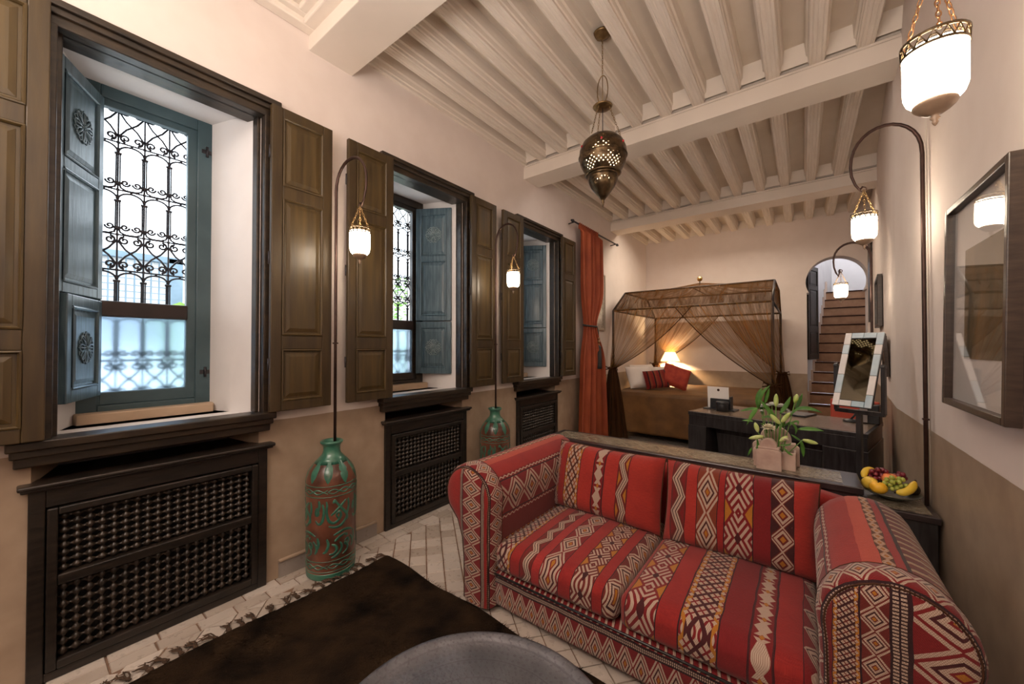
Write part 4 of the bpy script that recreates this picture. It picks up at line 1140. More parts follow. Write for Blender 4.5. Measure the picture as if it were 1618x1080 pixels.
for z0, z1, mm in ((.209,.247,0),(-.247,-.209,1)):
    ftile(-.064, 0.0, z0, z1, M['shell2'] if mm else M['shell1']); ftile(0.0, .064, z0, z1, M['shell1'] if mm else M['shell1'])
# ================================================================== LANTERNS
def gallery_mesh(r, h):
    m_ = MB()
    m_.lathe([(r,0),(r+.002,.0),(r+.002,h*.18),(r,h*.18)], 32, closed=True); m_.lathe([(r,h*.82),(r+.0035,h*.82),(r+.0035,h),(r,h)], 32, closed=True)
    n = 16
    for k in range(n):
        a = 2*pi*k/n; b = 2*pi*(k+.5)/n; c = 2*pi*(k+1)/n
        p = lambda t, z: ((r+.001)*cos(t), (r+.001)*sin(t), z)
        m_.tube([p(a,h*.15), p(b,h*.85), p(c,h*.15)], .0022, 5)
        m_.tube([p(b+.10,h*.5), p(b-.10,h*.5)], .0018, 4)
    return m_
def chain_mesh(length, n, rl=.0085, wire=.0017):
    m_ = MB(); p = length/n
    for k in range(n):
        z = -length+(k+.5)*p; pts = []
        for i in range(10):
            t = 2*pi*i/10; pts.append((rl*.55*cos(t), 0, z+(p*.62)*sin(t)))
        m_.tube(pts, wire, 5, closed=True, M=Rz(pi/2*(k % 2)))
    return m_
def add_chain(root, top, bot, mat, n=None, name='chain'):
    d = Vector(top)-Vector(bot); ln_ = d.length; n = n or max(3, int(ln_/.017))
    m_ = chain_mesh(ln_, n); o = m_.build(name, mat, root); o.location = top
    o.rotation_euler = d.to_track_quat('Z', 'Y').to_euler(); return o
def lantern(label, loc, hook_z, group, cm='brass', sc=.93):
    t = thing('lantern', label, 'lantern', loc, 0, group)   # loc = centre of the glass
    t.scale = (sc, sc, sc); hook_z = loc[2]+(hook_z-loc[2])/sc
    r = .060
    m_ = MB(); m_.lathe([(.030,-.080),(.044,-.076),(.054,-.064),(.059,-.048),(r,-.02),(r,.062),(r-.002,.064),(r-.004,.062),(r-.004,-.02),(.05,-.058),(.03,-.076)], 36); g = m_.build('glass_shade', M['glow'], t)
    o = gallery_mesh(r+.001, .036).build('pierced_rim', M['brass_dark'], t); o.location = (0,0,.052)
    m_ = MB(); m_.lathe([(.041,-.074),(.043,-.082),(.040,-.088),(.030,-.098),(.018,-.106),(.009,-.109),(.006,-.113),(.010,-.118),(.005,-.124),(.0065,-.128),(.004,-.134),(0,-.139)], 28); m_.build('alabaster_cup', M['alabaster'], t)
    for k in range(3):
        a = 2*pi*k/3+.5; add_chain(t, (0,0,hook_z-loc[2]), ((r+.001)*cos(a), (r+.001)*sin(a), .080), M[cm], None)
    return t
def lamp_pole(label, base, top_z, lant, arm_dir, hook_h, r=.009, zc=None, label2=None, group='crook-topped lamp poles'):
    """iron pole with a crook; base (x,y,z), curve starts at top_z, lantern point at lant"""
    t = thing('lamp_pole', label, 'lamp pole', base, 0, group)
    bx_, by_, bz_ = base; D = Vector((lant[0]-bx_, lant[1]-by_)); d = D.length; dx, dy = D.x/d, D.y/d
    def P(s_, z): return (dx*s_, dy*s_, z-bz_)
    pts = [P(0,bz_), P(0,(bz_+top_z)/2), P(0,top_z-.1), P(0,top_z)]
    R_ = d*.62; c = R_; H = hook_h-top_z
    for i in range(1, 15):
        a = pi-pi*i/14*1.0; pts.append(P(c+R_*cos(a), top_z+H*sin(a)**.9))
    ex = 2*R_
    low = lant[2]
    pts += [P(ex*.985,top_z-.05), P(ex*.93,top_z-.10), P(ex*.86, top_z-.135), P(d+.004, low+.020)]
    rs = [r]*len(pts)
    for i in range(len(pts)-10, len(pts)): rs[i] = r*(1-.045*(i-len(pts)+10))
    m_ = MB(); m_.tube(pts, rs, 8); m_.build('crook_pole', M['pole'], t)
    m_ = MB()
    for i in range(1): m_.tube([(dx*(d+.002)+.013*cos(q), dy*d, low-bz_+.004+.013*sin(q)) for q in [k*pi/6 for k in range(-10,3)]], .003, 6)
    m_.build('hook', M['pole'], t)
    for z in (bz_+(top_z-bz_)*.42,):
        m_ = MB(); m_.box((-.012,-.012,z-bz_-.004), (.012,.012,z-bz_+.004)); m_.build('clamp', M['pole'], t)
    return t
G1 = 'crook lamp poles'; G2 = 'white glass lanterns'
lamp_pole('dark iron pole with curled top rising from the nearest painted vase', (-2.285,1.205,.70), 2.30, (-2.035,1.215,2.165), None, 2.47)
lantern('lit white glass lantern hanging over the nearest painted vase', (-2.035,1.215,1.955), 2.165, G2)
lamp_pole('dark iron pole with curled top rising from the farther painted vase', (-2.285,2.745,.70), 2.30, (-2.060,2.72,2.165), None, 2.47)
lantern('lit white glass lantern between the middle and farthest windows', (-2.060,2.72,1.955), 2.165, G2)
lamp_pole('dark iron pole with curled top behind the side table, on the right wall', (.494,2.812,.0), 2.34, (.272,2.81,2.205), None, 2.53)
lantern('lit white glass lantern on the curled pole above the fruit plate', (.272,2.81,2.000), 2.205, G2, sc=.88)
lamp_pole('dark iron pole with curled top out of frame, nearest on the right wall', (.494,1.395,.0), 2.46, (.264,1.395,2.325), None, 2.65)
lantern('large lit white glass lantern at the top right corner, nearest the camera', (.268,1.395,2.035), 2.325, G2, 'copper', .96)
lamp_pole('dark iron pole with curled top, in front of the stair arch', (.455,4.29,.0), 2.08, (.262,4.27,1.99), None, 2.225)
lantern('smallest lit white glass lantern, seen in front of the stair arch', (.262,4.27,1.825), 1.99, G2, sc=.76)
m_ = MB(); m_.tube([(.519,2.86,2.6),(.517,2.865,1.6),(.518,2.86,.3)], .003, 5); o = m_.build('lamp_cable', M['white']); tag(o, 'thin pale cable running down the right wall beside the lamp pole', 'cable')

# pendant: pierced brass drop with red jewels
pd = thing('pendant_lantern', 'pierced dark brass pendant lantern with red jewels hanging from the ceiling', 'lantern', (-1.07,2.42,3.495))
Z0 = 3.495
m_ = MB(); m_.lathe([(0,0),(.050,0),(.062,-.012),(.054,-.022),(.030,-.030),(.022,-.040),(.010,-.045),(0,-.046)], 24); o = m_.build('ceiling_rose', M['brass'], pd)
add_chain(pd, (0,0,-.045), (0,0,-.30), M['brass'], 15, 'chain')
m_ = MB(); m_.tube([(.038*sin(t)*1.0*(1 if t < pi else 1), 0, -.40+.10*cos(t)) for t in [k*2*pi/20 for k in range(20)]], .0035, 6, closed=True); m_.tube([(0,0,-.30),(0,0,-.52)], .003, 5); m_.build('loop', M['brass'], pd)
m_ = MB(); m_.lathe([(0,-.500),(.04,-.502),(.066,-.512),(.058,-.520),(.02,-.524),(0,-.525)], 20); m_.build('chain_plate', M['brass'], pd)
zb = 2.635-Z0; RB = .158
for k in range(3):
    a = 2*pi*k/3+.3; add_chain(pd, (.045*cos(a),.045*sin(a),-.52), (.118*cos(a),.118*sin(a),zb+.125), M['brass'], None)
m_ = MB(); m_.tube([(0,0,-.52),(0,0,zb+.1)], .003, 5); m_.build('cord', M['iron'], pd)
prof = [(0,.150),(.05,.147),(.10,.128),(.135,.095),(.154,.05),(.158,.01),(.150,-.04),(.132,-.080),(.112,-.108),(.096,-.126),(.094,-.132),(.101,-.138),(.099,-.150),(.093,-.170),(.082,-.198),(.064,-.225),(.043,-.252),(.024,-.276),(.012,-.290),(.009,-.300),(.012,-.306),(.006,-.315),(.008,-.323),(.003,-.332),(0,-.345)]
# shell with pierced holes: fine quads, holes where the pattern says
m_ = MB(); NS = 120
def pr_at(s_):
    L_ = [0]
    for a, b in zip(prof, prof[1:]): L_.append(L_[-1]+sqrt((b[0]-a[0])**2+(b[1]-a[1])**2))
    q = s_*L_[-1]
    for i in range(len(L_)-1):
        if q <= L_[i+1]+1e-9:
            t = (q-L_[i])/(L_[i+1]-L_[i]); return (prof[i][0]*(1-t)+prof[i+1][0]*t, prof[i][1]*(1-t)+prof[i+1][1]*t)
    return prof[-1]
NR = 90; rr = [pr_at(i/NR) for i in range(NR+1)]
vs = [(r*cos(2*pi*k/NS), r*sin(2*pi*k/NS), z+zb) for r, z in rr for k in range(NS)]
fs = []
for i in range(NR):
    z = rr[i][1]; 
    for k in range(NS):
        hole = False
        if (i % 2 == 0 and (k+i//2*2) % 4 == 0):
            a = (k % 24)/24; zz = (z+.10)/.2
            if -.11 < z < .125: hole = abs(abs(a-.5)*2-abs(zz*1.1)) < .30 or (-.088 < z < -.045)
            if -.205 < z < -.150: hole = abs(z+.175-.02*abs((k % 20)-10)/10) < .010
        if not hole: fs.append((i*NS+k, (i+1)*NS+k, (i+1)*NS+(k+1)%NS, i*NS+(k+1)%NS))
m_.add(vs, fs, smooth=True); m_.build('pierced_body', M['brass_dark'], pd)
m_ = MB(); m_.lathe([(.157,-.004),(.163,0),(.157,.004)], 48, M=Tr(0,0,zb)); m_.lathe([(.110,-.110),(.122,-.116),(.110,-.124)], 40, M=Tr(0,0,zb)); m_.build('band', M['brass_dark'], pd)
JM = MB(); JM.sphere((0,0,0), .0085, 10, 7); JM = JM.mesh('jewel', M['jewel'])
for k in range(6):
    a = 2*pi*k/6-.15; link('jewel', JM, pd, loc=(.152*cos(a), .152*sin(a), zb+.055))
m_ = MB(); m_.sphere((0,0,0), .112, 16, 12); o = m_.build('bulb', M['bulb'], pd); o.location = (0,0,zb-.01)
m_ = MB(); m_.sphere((0,0,0), .055, 12, 8); o = m_.build('bulb', M['bulb'], pd); o.location = (0,0,zb-.175)

# ================================================================== PAINTED VASES
VM = plain('worn_brown_vase', (.060,.022,.014), (.20,.075,.045), 7, .30, b=.15, bscale=30, coat=.35)
VG = plain('green_vase_glaze', (.020,.095,.065), (.050,.175,.12), 12, .30, b=.2, bscale=30, coat=.4)
VP = [(0,0),(.128,0),(.134,.010),(.135,.03),(.137,.16),(.140,.40),(.141,.52),(.137,.575),(.124,.615),(.100,.648),(.072,.678),(.052,.700),(.046,.720),(.046,.745),(.052,.757),(.062,.768),(.063,.776),(.056,.780),(.044,.775),(.040,.755),(.038,.70),(.03,.60)]
def vrad(z):
    for a, b in zip(VP[1:], VP[2:]):
        if a[1] <= z <= b[1] and b[1] > a[1]: return a[0]+(b[0]-a[0])*(z-a[1])/(b[1]-a[1])
    return .05
def vase_stroke(m_, pts, wd, th=.0013):
    """raised glaze ribbon along (angle deg, z) points on the vase"""
    out = []
    P = [Vector((p[0], p[1])) for p in pts]
    S_ = []
    for i in range(len(P)-1):
        p0 = P[max(i-1,0)]; p1 = P[i]; p2 = P[i+1]; p3 = P[min(i+2,len(P)-1)]
        for k in range(5):
            t = k/5; S_.append(.5*((2*p1)+(p2-p0)*t+(2*p0-5*p1+4*p2-p3)*t*t+(3*p1-p0-3*p2+p3)*t*t*t))
    S_.append(P[-1])
    for i, q in enumerate(S_):
        a = radians(q.x); r = vrad(q.y)+.0006; c = Vector((cos(a)*r, sin(a)*r, q.y))
        out.append(c)
    n = len(out); vs = []; fs = []
    for i, c in enumerate(out):
        t = (out[min(i+1,n-1)]-out[max(i-1,0)]).normalized(); nr = Vector((c.x,c.y,0)).normalized(); sd_ = t.cross(nr).normalized()
        ww = wd*(.35+.65*sin(pi*min(1,max(0,(i+.6)/(n+.2))))**.6)
        vs += [c-sd_*ww-nr*.001, c-sd_*ww*.6+nr*th, c+sd_*ww*.6+nr*th, c+sd_*ww-nr*.001]
    for i in range(n-1):
        for k in range(3): fs.append((i*4+k, (i+1)*4+k, (i+1)*4+k+1, i*4+k+1))
    m_.add(vs, fs, smooth=True)
def make_vase(label, loc, rz_):
    t = thing('floor_vase', label, 'vase', loc, rz_, None)
    m_ = MB(); m_.lathe(VP, 64); m_.build('body', VM, t)
    m_ = MB()   # green foot, neck and rim
    def shell(z0, z1, n=6, off=.0015):
        pr = [(vrad(z0)-.001,z0)]+[(vrad(z0+(z1-z0)*k/n)+off, z0+(z1-z0)*k/n) for k in range(n+1)]+[(vrad(z1)-.001,z1)]
        m_.lathe(pr, 64)
    shell(.004,.040); m_.build('foot_glaze', VG, t); m_ = MB()
    m_.lathe([(vrad(z)+.0015, z) for z in (.655,.68,.70,.72,.745,.757)]+[(.0635,.768),(.0645,.776),(.057,.782),(.044,.777),(.038,.755)], 64)
    m_.build('neck_glaze', VG, t)
    m_ = MB()   # pointed leaves round the shoulder
    for k in range(9):
        a = k*40; n = 8; vs = []; fs = []
        for i in range(n+1):
            tt_ = i/n; z = .672-(.115+.012*(k%2))*tt_; wdg = 13*(sin(pi*(tt_*.82+.18))**.8 if tt_ < 1 else 0)+(5 if i == 0 else 0)
            for s_ in (-1,-.5,0,.5,1):
                ang = radians(a+s_*wdg); r = vrad(z)+(.0022 if abs(s_) < .9 else -.0005); vs.append((r*cos(ang), r*sin(ang), z))
        for i in range(n):
            for q in range(4): fs.append((i*5+q, i*5+q+1, (i+1)*5+q+1, (i+1)*5+q))
        m_.add(vs, fs, smooth=True)
    m_.build('shoulder_leaves', VG, t)
    for zc in (.512, .082):      # plaited bands
        m_ = MB()
        for s_ in (-1, 1):
            vase_stroke(m_, [(a, zc+s_*.012*sin(radians(a*7.2))) for a in range(0, 361, 12)], .0065)
            vase_stroke(m_, [(a, zc+s_*.030) for a in range(0, 361, 15)], .0042)
        m_.build('plaited_band', VG, t)
    m_ = MB()   # flowing calligraphy in two rows, repeated round the vase
    word1 = [[(-4,.455),(-2,.43),(-3,.39),(2,.345),(14,.325),(26,.335),(34,.36),(30,.385),(22,.37),(28,.345)], [(-14,.44),(-10,.40),(-14,.345),(-24,.325),(-34,.345)],
             [(8,.37),(22,.395),(38,.425),(50,.445)], [(18,.455),(28,.425),(40,.39),(50,.365),(54,.335),(48,.325)], [(14,.44),(17,.455),(21,.44)], [(-24,.46),(-22,.43),(-26,.40)], [(2,.31),(16,.30),(30,.30),(44,.32),(52,.35),(56,.40)], [(56,.45),(58,.41),(55,.37)], [(-30,.42),(-33,.39),(-29,.375),(-25,.395),(-29,.42)]]
    word2 = [[(-8,.25),(6,.262),(22,.268),(36,.262),(48,.25)], [(-6,.215),(8,.235),(24,.245)], [(-14,.20),(-4,.19),(0,.165),(-8,.145),(-20,.145)], [(8,.205),(14,.18),(10,.15),(-2,.130),(-14,.122)],
             [(22,.20),(32,.21),(36,.19),(28,.18),(23,.195),(32,.17),(30,.145),(16,.128)], [(40,.22),(48,.20),(52,.175),(46,.15)], [(26,.228),(28,.236),(31,.228)], [(-26,.235),(-22,.20),(-28,.165),(-36,.155)], [(54,.245),(57,.21),(55,.18)]]
    for rep in range(4):
        for wd_ in word1: vase_stroke(m_, [(p[0]*.85+rep*90, p[1]+.005) for p in wd_], .0085)
        for wd_ in word2: vase_stroke(m_, [(p[0]*.85+rep*90+20, p[1]+.008) for p in wd_], .0085)
    m_.build('calligraphy', VG, t)
    return t
make_vase('tall brown vase with raised green calligraphy beside the nearest radiator cover', (-2.293,1.19,0), radians(-35))
make_vase('brown and green painted vase partly hidden behind the sofa arm', (-2.293,2.745,0), radians(-48))

# ================================================================== CURTAIN, WALL PICTURES
rod = thing('curtain_rod', 'black iron curtain rod with ball ends high on the left wall', 'curtain rod', (-2.36,5.1,2.985))
m_ = MB(); m_.tube([(0,-.70,-.0),(0,.78,.0)], .011, 8); m_.build('rod', M['iron'], rod)
for y in (-.70, .78):
    m_ = MB(); m_.sphere((0,y,0), .022, 10, 7); m_.sphere((0,y+(.035 if y > 0 else -.035),0), .014, 8, 6); m_.build('finial', M['iron'], rod)
    m_ = MB(); m_.tube([(0,y*.93,0),(-.09,y*.93,-.01)], .008, 6); m_.build('bracket', M['iron'], rod)
def curt(u, v):
    z = 3.0-2.95*v
    # width profile: gathered at the tie (v~.46)
    wv = .30+.05*v; g = math.exp(-((z-1.64)/.28)**2); half = wv*(1-.52*g)
    if z < 1.5: half *= 1+.30*min(1,(1.5-z)/1.5)
    yc = 4.86+.04*v-.03*g
    y = yc+(u-.5)*2*half
    x = -2.340+.045*sin(u*2*pi*4.5+v*1.0)*(1-.35*g)+.014*sin(u*2*pi*11+1)+.02*(1-g)
    if z > 2.93: x = -2.36+.02*sin(u*2*pi*12); 
    return (x, y, z)
m_ = MB(); m_.grid(curt, 150, 46); cu = m_.build('curtain', M['curtain'], solid=.006); tag(cu, 'rust-orange curtain tied back beside the farthest window', 'curtain')
tb = thing('tieback', 'black cord tieback with beads and a long dark tassel round the curtain', 'tieback', (-2.33,4.83,1.64))
m_ = MB(); m_.tube([(.062*cos(t), .165*sin(t), -.012*cos(t)) for t in [k*2*pi/24 for k in range(24)]], .012, 7, closed=True); m_.build('cord', M['tassel'], tb)
m_ = MB(); m_.tube([(.03,.17,-.01),(.035,.20,-.10),(.035,.205,-.20)], .006, 6); m_.build('drop_cord', M['tassel'], tb)
for z, r in ((-.17,.019),(-.215,.022),(-.26,.018)):
    m_ = MB(); m_.sphere((.035,.205,z), r, 10, 7); m_.build('bead', plain('wood_bead', (.28,.14,.06), None, rough=.4) if z == -.17 else bpy.data.materials['wood_bead'], tb)
m_ = MB(); m_.lathe([(0,-.27),(.024,-.275),(.034,-.30),(.030,-.33),(.036,-.36),(.042,-.52),(.044,-.60),(0,-.60)], 20, M=Tr(.035,.205,0)); m_.build('tassel', M['tassel'], tb)
def picture(name, label, loc, rz_, tilt, W, H, fw, th, content, matb, inner):
    t = thing(name, label, 'picture', loc, rz_); t.rotation_euler = (0, tilt, rz_)
    # local: y along width, z height, front towards -x
    m_ = MB()
    for a, b in (((-th,-W/2,-H/2),(0,-W/2+fw,H/2)), ((-th,W/2-fw,-H/2),(0,W/2,H/2)), ((-th,-W/2+fw,-H/2),(0,W/2-fw,-H/2+fw)), ((-th,-W/2+fw,H/2-fw),(0,W/2-fw,H/2))): m_.box(a, b)
    m_.build('frame', M['frame_wood'], t, bevel=.003)
    m_ = MB(); m_.box((-.010,-W/2+fw*.8,-H/2+fw*.8),(-.004,W/2-fw*.8,H/2-fw*.8)); m_.build('mat_board', matb, t)
    m_ = MB(); m_.box((-.0125,inner[0],inner[2]),(-.0102,inner[1],inner[3])); m_.build('artwork', content, t)
    m_ = MB(); m_.box((-.020,-W/2+fw*.8,-H/2+fw*.8),(-.0185,W/2-fw*.8,H/2-fw*.8)); m_.build('glazing', M['clear'], t)
    return t
picture('picture', 'large brown-framed dark painting behind glass on the right wall', (.505,2.05,1.515), 0, radians(1.2), .62, .797, .024, .036, M['painting'], M['mat_board'], (-.22,.15,-.21,.20))
wa = atan2(.0745,1)
picture('picture', 'narrow dark-framed picture seen edge-on, above the tilted mirror', (wallx(5.35)-.005,5.35,1.80), -wa, 0, .62, .50, .03, .035, M['painting'], M['mat_board'], (-.2,.2,-.15,.15))
picture('picture', 'small brown-framed picture tilted forward beside the mirror', (wallx(4.42)-.012,4.42,1.275), -wa, radians(-3), .36, .33, .022, .025, plain('ink_drawing', (.35,.25,.16), (.55,.45,.33), 20, .6), M['mat_board'], (-.1,.1,-.09,.09))
mp = thing('map_print', 'pale framed engraving on the left wall half behind the curtain', 'picture', (WX+.004,5.33,2.03))
m_ = MB(); W_, H_ = .50, .86
for a, b in (((0,-W_/2,-H_/2),(.02,-W_/2+.02,H_/2)), ((0,W_/2-.02,-H_/2),(.02,W_/2,H_/2)), ((0,-W_/2+.02,-H_/2),(.02,W_/2-.02,-H_/2+.02)), ((0,-W_/2+.02,H_/2-.02),(.02,W_/2-.02,H_/2))): m_.box(a, b)
m_.build('frame', plain('pale_frame', (.45,.38,.30), None, rough=.5), mp, bevel=.003)
m_ = MB(); m_.box((0,-W_/2+.015,-H_/2+.015),(.008,W_/2-.015,H_/2-.015)); m_.build('sheet', plain('engraved_sheet', (.40,.34,.27), (.60,.53,.45), 28, .7), mp)
m_ = MB()
for k in range(3):
    i = .05+.02*k; y0, y1, z0, z1 = -W_/2+i, W_/2-i, -H_/2+i, H_/2-i
    for p, q in (((y0,z0),(y1,z0)),((y1,z0),(y1,z1)),((y1,z1),(y0,z1)),((y0,z1),(y0,z0))): m_.tube([(.009,p[0],p[1]),(.009,q[0],q[1])], .0018, 4)
m_.build('ruled_border', M['frame_wood'], mp)

# ================================================================== BED
bx0, bx1, by0, by1 = -2.25, -.28, 5.45, 7.50
ZL, ZU, uy0, uy1 = 1.89, 2.205, 5.94, 7.02
bed = thing('canopy_bed', 'iron-framed four-poster bed with ochre spread in the back left corner', 'bed', ((bx0+bx1)/2,(by0+by1)/2,0))
B0 = Vector(((bx0+bx1)/2,(by0+by1)/2,0))
def tb_(name, pts, r=.014, mat=None): 
    m_ = MB(); m_.tube([Vector(p)-B0 for p in pts], r, 8); return m_.build(name, mat or M['iron'], bed)
for x in (bx0, bx1):
    for y in (by0, by1): tb_('post', [(x,y,0),(x,y,ZL)], .017)
    tb_('side_rail', [(x,by0,ZL),(x,by1,ZL)]); tb_('slanted_rail', [(x,by0,ZL),(x,uy0,ZU)]); tb_('slanted_rail', [(x,by1,ZL),(x,uy1,ZU)]); tb_('side_rail', [(x,uy0,ZU),(x,uy1,ZU)])
for y, z in ((by0,ZL),(by1,ZL),(uy0,ZU),(uy1,ZU)): tb_('long_rail', [(bx0,y,z),(bx1,y,z)])
APX = Vector((-1.265,6.48,2.345))
m_ = MB(); m_.tube([APX-B0-Vector((0,0,.14)), APX-B0+Vector((0,0,.03))], .008, 6); m_.build('finial_stem', M['iron'], bed)
tb_('apex_rail', [(-1.265,uy0,ZU),(-1.265,6.48,2.21),(-1.265,uy1,ZU)], .008)
m_ = MB(); m_.sphere(APX-B0+Vector((0,0,.060)), .040, 16, 12); m_.build('finial_ball', M['gold'], bed)
m_ = MB(); m_.box((bx0+.03-B0.x,by0+.05-B0.y,.12), (bx1-.03-B0.x,7.15-B0.y,.40)); m_.build('bed_base', M['casing'], bed, bevel=.01)
m_ = MB(); rounded(m_, (bx0+.03-B0.x,by0+.04-B0.y,.38), (bx1-.03-B0.x,7.17-B0.y,.66), .06, 0, 12); m_.build('mattress', M['pillow_white'], bed)
# bedspread: one draped sheet
def spread(u, v):
    # perimeter drop on front, right and back sides
    x0, x1, y0, y1 = bx0+.02, bx1-.02, by0+.03, 7.18; top = .685; drop = .58
    X_ = -.25+1.5*u*1.0; s_ = v*1.0
    return None
m_ = MB(); nx_, ny_ = 60, 60
def spr(u, v):
    x = bx0+.02+(bx1-bx0-.04+.57)*u; y = by0+.02-.57+(7.20-by0+.57)*v
    z = .685+.006*sin(x*9)*sin(y*7)
    ex = bx1-.02; ey = by0+.02
    if y < ey: z = .685-(ey-y); y = ey-.012-.010*sin(x*14)*min(1,(.685-z)*2)
    if x > ex:
        d = x-ex; z = min(z, .685-d); x = ex+.012+.010*sin(y*13)*min(1,d*2)
    return (x-B0.x, y-B0.y, max(z,.10))
m_.grid(spr, 70, 80); bs = m_.build('bedspread', M['spread'], solid=.008); bs.location = B0; tag(bs, 'ochre brown bedspread draped over the canopy bed', 'bedspread')
for lab, nm, W_, H_, T_, mt, loc, rot in (
    ('white pillow leaning against the wall, leftmost on the bed', 'pillow', .50,.38,.16, 'pillow_white', (-2.16,6.55,.87), (radians(-24),0,radians(62))),
    ('white pillow in front of the leftmost one on the bed', 'pillow', .46,.36,.15, 'pillow_white', (-2.05,6.02,.87), (radians(-24),0,radians(58))),
    ('white pillow behind the red cushions on the bed', 'pillow', .46,.34,.15, 'pillow_white', (-1.80,6.55,.865), (radians(-28),0,radians(40))),
    ('striped dark red cushion between white pillow and plain red cushion', 'cushion', .36,.30,.13, 'stripe', (-1.80,6.03,.850), (radians(-26),radians(-6),radians(36))),
    ('plain bright red cushion tilted on its corner, rightmost on the bed', 'cushion', .40,.36,.14, 'pillow_red', (-1.56,6.20,.890), (radians(-28),radians(20),radians(22)))):
    if mt == 'stripe': mat = kilim('striped_red_cushion', [(.04,'plain',bd(a=(.30,.03,.02))),(.02,'plain',bd(a=DARK,b=DARK)),(.03,'plain',bd(a=(.36,.10,.04)))]*4)
    else: mat = M[mt]
    pillow(nm, W_, H_, T_, mat, lab, 'pillow' if nm == 'pillow' else 'cushion', 'pillows on the canopy bed', loc, rot, 14)
# sheers: each runs from the top rail to a gather at the post, then hangs to the floor
def sheer_panel(label, top_a, top_b, tie, floor_pt, folds=16, depth=.035):
    ta, tb2, ti, fl = Vector(top_a), Vector(top_b), Vector(tie), Vector(floor_pt)
    t = thing('sheer_curtain', label, 'curtain', tuple(ti), 0, 'brown sheers of the canopy bed')
    d = (tb2-ta).normalized(); nrm = Vector((-d.y, d.x, 0)); 
    def up(u, v):
        a = ta+(tb2-ta)*u; g = v**1.15
        p = a*(1-g)+(ti+d*(u-.5)*.07)*g
        p.z -= .10*sin(pi*v)*u*(.9)
        # start hanging straight near the post, sweeping for the rest
        p += nrm*(depth*sin(u*folds*2*pi+v*2)*(.25+.75*v)*(1-.45*v)) 
        return p-ti
    m_ = MB(); m_.grid(up, folds*8, 26); m_.build('sheer_panel', M['sheer'], t)
    m_ = MB(); m_.tube([up(1.0, v/20) for v in range(21)], .006, 5); m_.build('hem', M['sheer_dense'], t)
    def dn(u, v):
        a = u*2*pi; r = .040+.085*v**.7+.02*v; rr_ = r*(1+.22*sin(a*7+v))
        q = ti.lerp(fl, v); return Vector((q.x+rr_*cos(a)*1.15, q.y+rr_*sin(a)*.8, q.z))-ti
    m_ = MB(); m_.grid(dn, 72, 18, closeu=True); m_.build('sheer_tail', M['sheer_dense'], t)
    m_ = MB(); m_.tube([(.052*cos(k*pi/8), .044*sin(k*pi/8), .01*sin(k)) for k in range(16)], .014, 7, closed=True)
    for s_ in (-1, 1): m_.tube([(.03*s_,-.045,0),(.09*s_,-.06,.03),(.10*s_,-.06,-.02),(.03*s_,-.05,-.005)], .009, 6)
    m_.build('tie_knot', M['sheer_dense'], t)
    return t
sheer_panel('brown sheer gathered at the front left bed post', (bx0,by0-.02,ZL+.01), (-1.15,by0-.02,ZL+.01), (bx0-.0,by0-.03,1.03), (bx0+.02,by0-.03,.03))
sheer_panel('brown sheer gathered at the front right bed post', (bx1,by0-.02,ZL+.01), (-1.38,by0-.02,ZL+.01), (bx1+.0,by0-.03,.90), (bx1+.03,by0-.03,.05))
sheer_panel('brown sheer gathered at the back left bed post', (bx0,by1-.03,ZL+.01), (-1.15,by1-.03,ZL+.01), (bx0+.02,by1-.06,1.02), (bx0+.02,by1-.08,.70))
sheer_panel('brown sheer gathered at the back right bed post', (bx1,by1-.03,ZL+.01), (-1.1,by1-.03,ZL+.01), (bx1+.02,by1-.05,.93), (bx1+.02,by1-.05,.05))
cc = thing('canopy_cover', 'brown sheer cloth stretched over the canopy roof up to a brass ball', 'canopy', tuple(APX))
def quadsheet(a, b, c, d_, n1, n2, wr):   # a-b bottom edge, d-c top edge
    a, b, c, d_ = map(Vector, (a, b, c, d_)); nn = (b-a).cross(d_-a).normalized()
    def f(u, v):
        p = (a*(1-u)+b*u)*(1-v)+(d_*(1-u)+c*u)*v
        return p+nn*(wr*sin(u*n1*1.3+v*4)*sin(pi*min(1,max(0,v*.8+.1)))+.01)-APX
    m_.grid(f, n1, n2)
m_ = MB(); a_, b_, c_, d2 = (bx0,by0,ZL),(bx1,by0,ZL),(bx1,uy0,ZU),(bx0,uy0,ZU)
quadsheet(a_, b_, c_, d2, 50, 8, .008)
quadsheet((bx1,by1,ZL),(bx0,by1,ZL),(bx0,uy1,ZU),(bx1,uy1,ZU), 50, 8, .008)
quadsheet((bx1,by0,ZL),(bx1,by1,ZL),(bx1,uy1,ZU),(bx1,uy0,ZU), 30, 8, .006)
quadsheet((bx0,by1,ZL),(bx0,by0,ZL),(bx0,uy0,ZU),(bx0,uy1,ZU), 30, 8, .006)
m_.build('canopy_side', M['sheer_roof'], cc)
m_ = MB(); cor = [(bx0,uy0,ZU),(bx1,uy0,ZU),(bx1,uy1,ZU),(bx0,uy1,ZU)]
for k in range(4):
    p, q = Vector(cor[k]), Vector(cor[(k+1)%4])
    def f(u, v, p=p, q=q):
        e = p*(1-u)+q*u; r = e*(1-v)+APX*v; r.z -= .03*sin(pi*v); r.z += .010*sin(u*40)*v*(1-v)*3
        return r-APX
    m_.grid(f, 40, 10)
m_.build('canopy_top', M['sheer_roof'], cc)
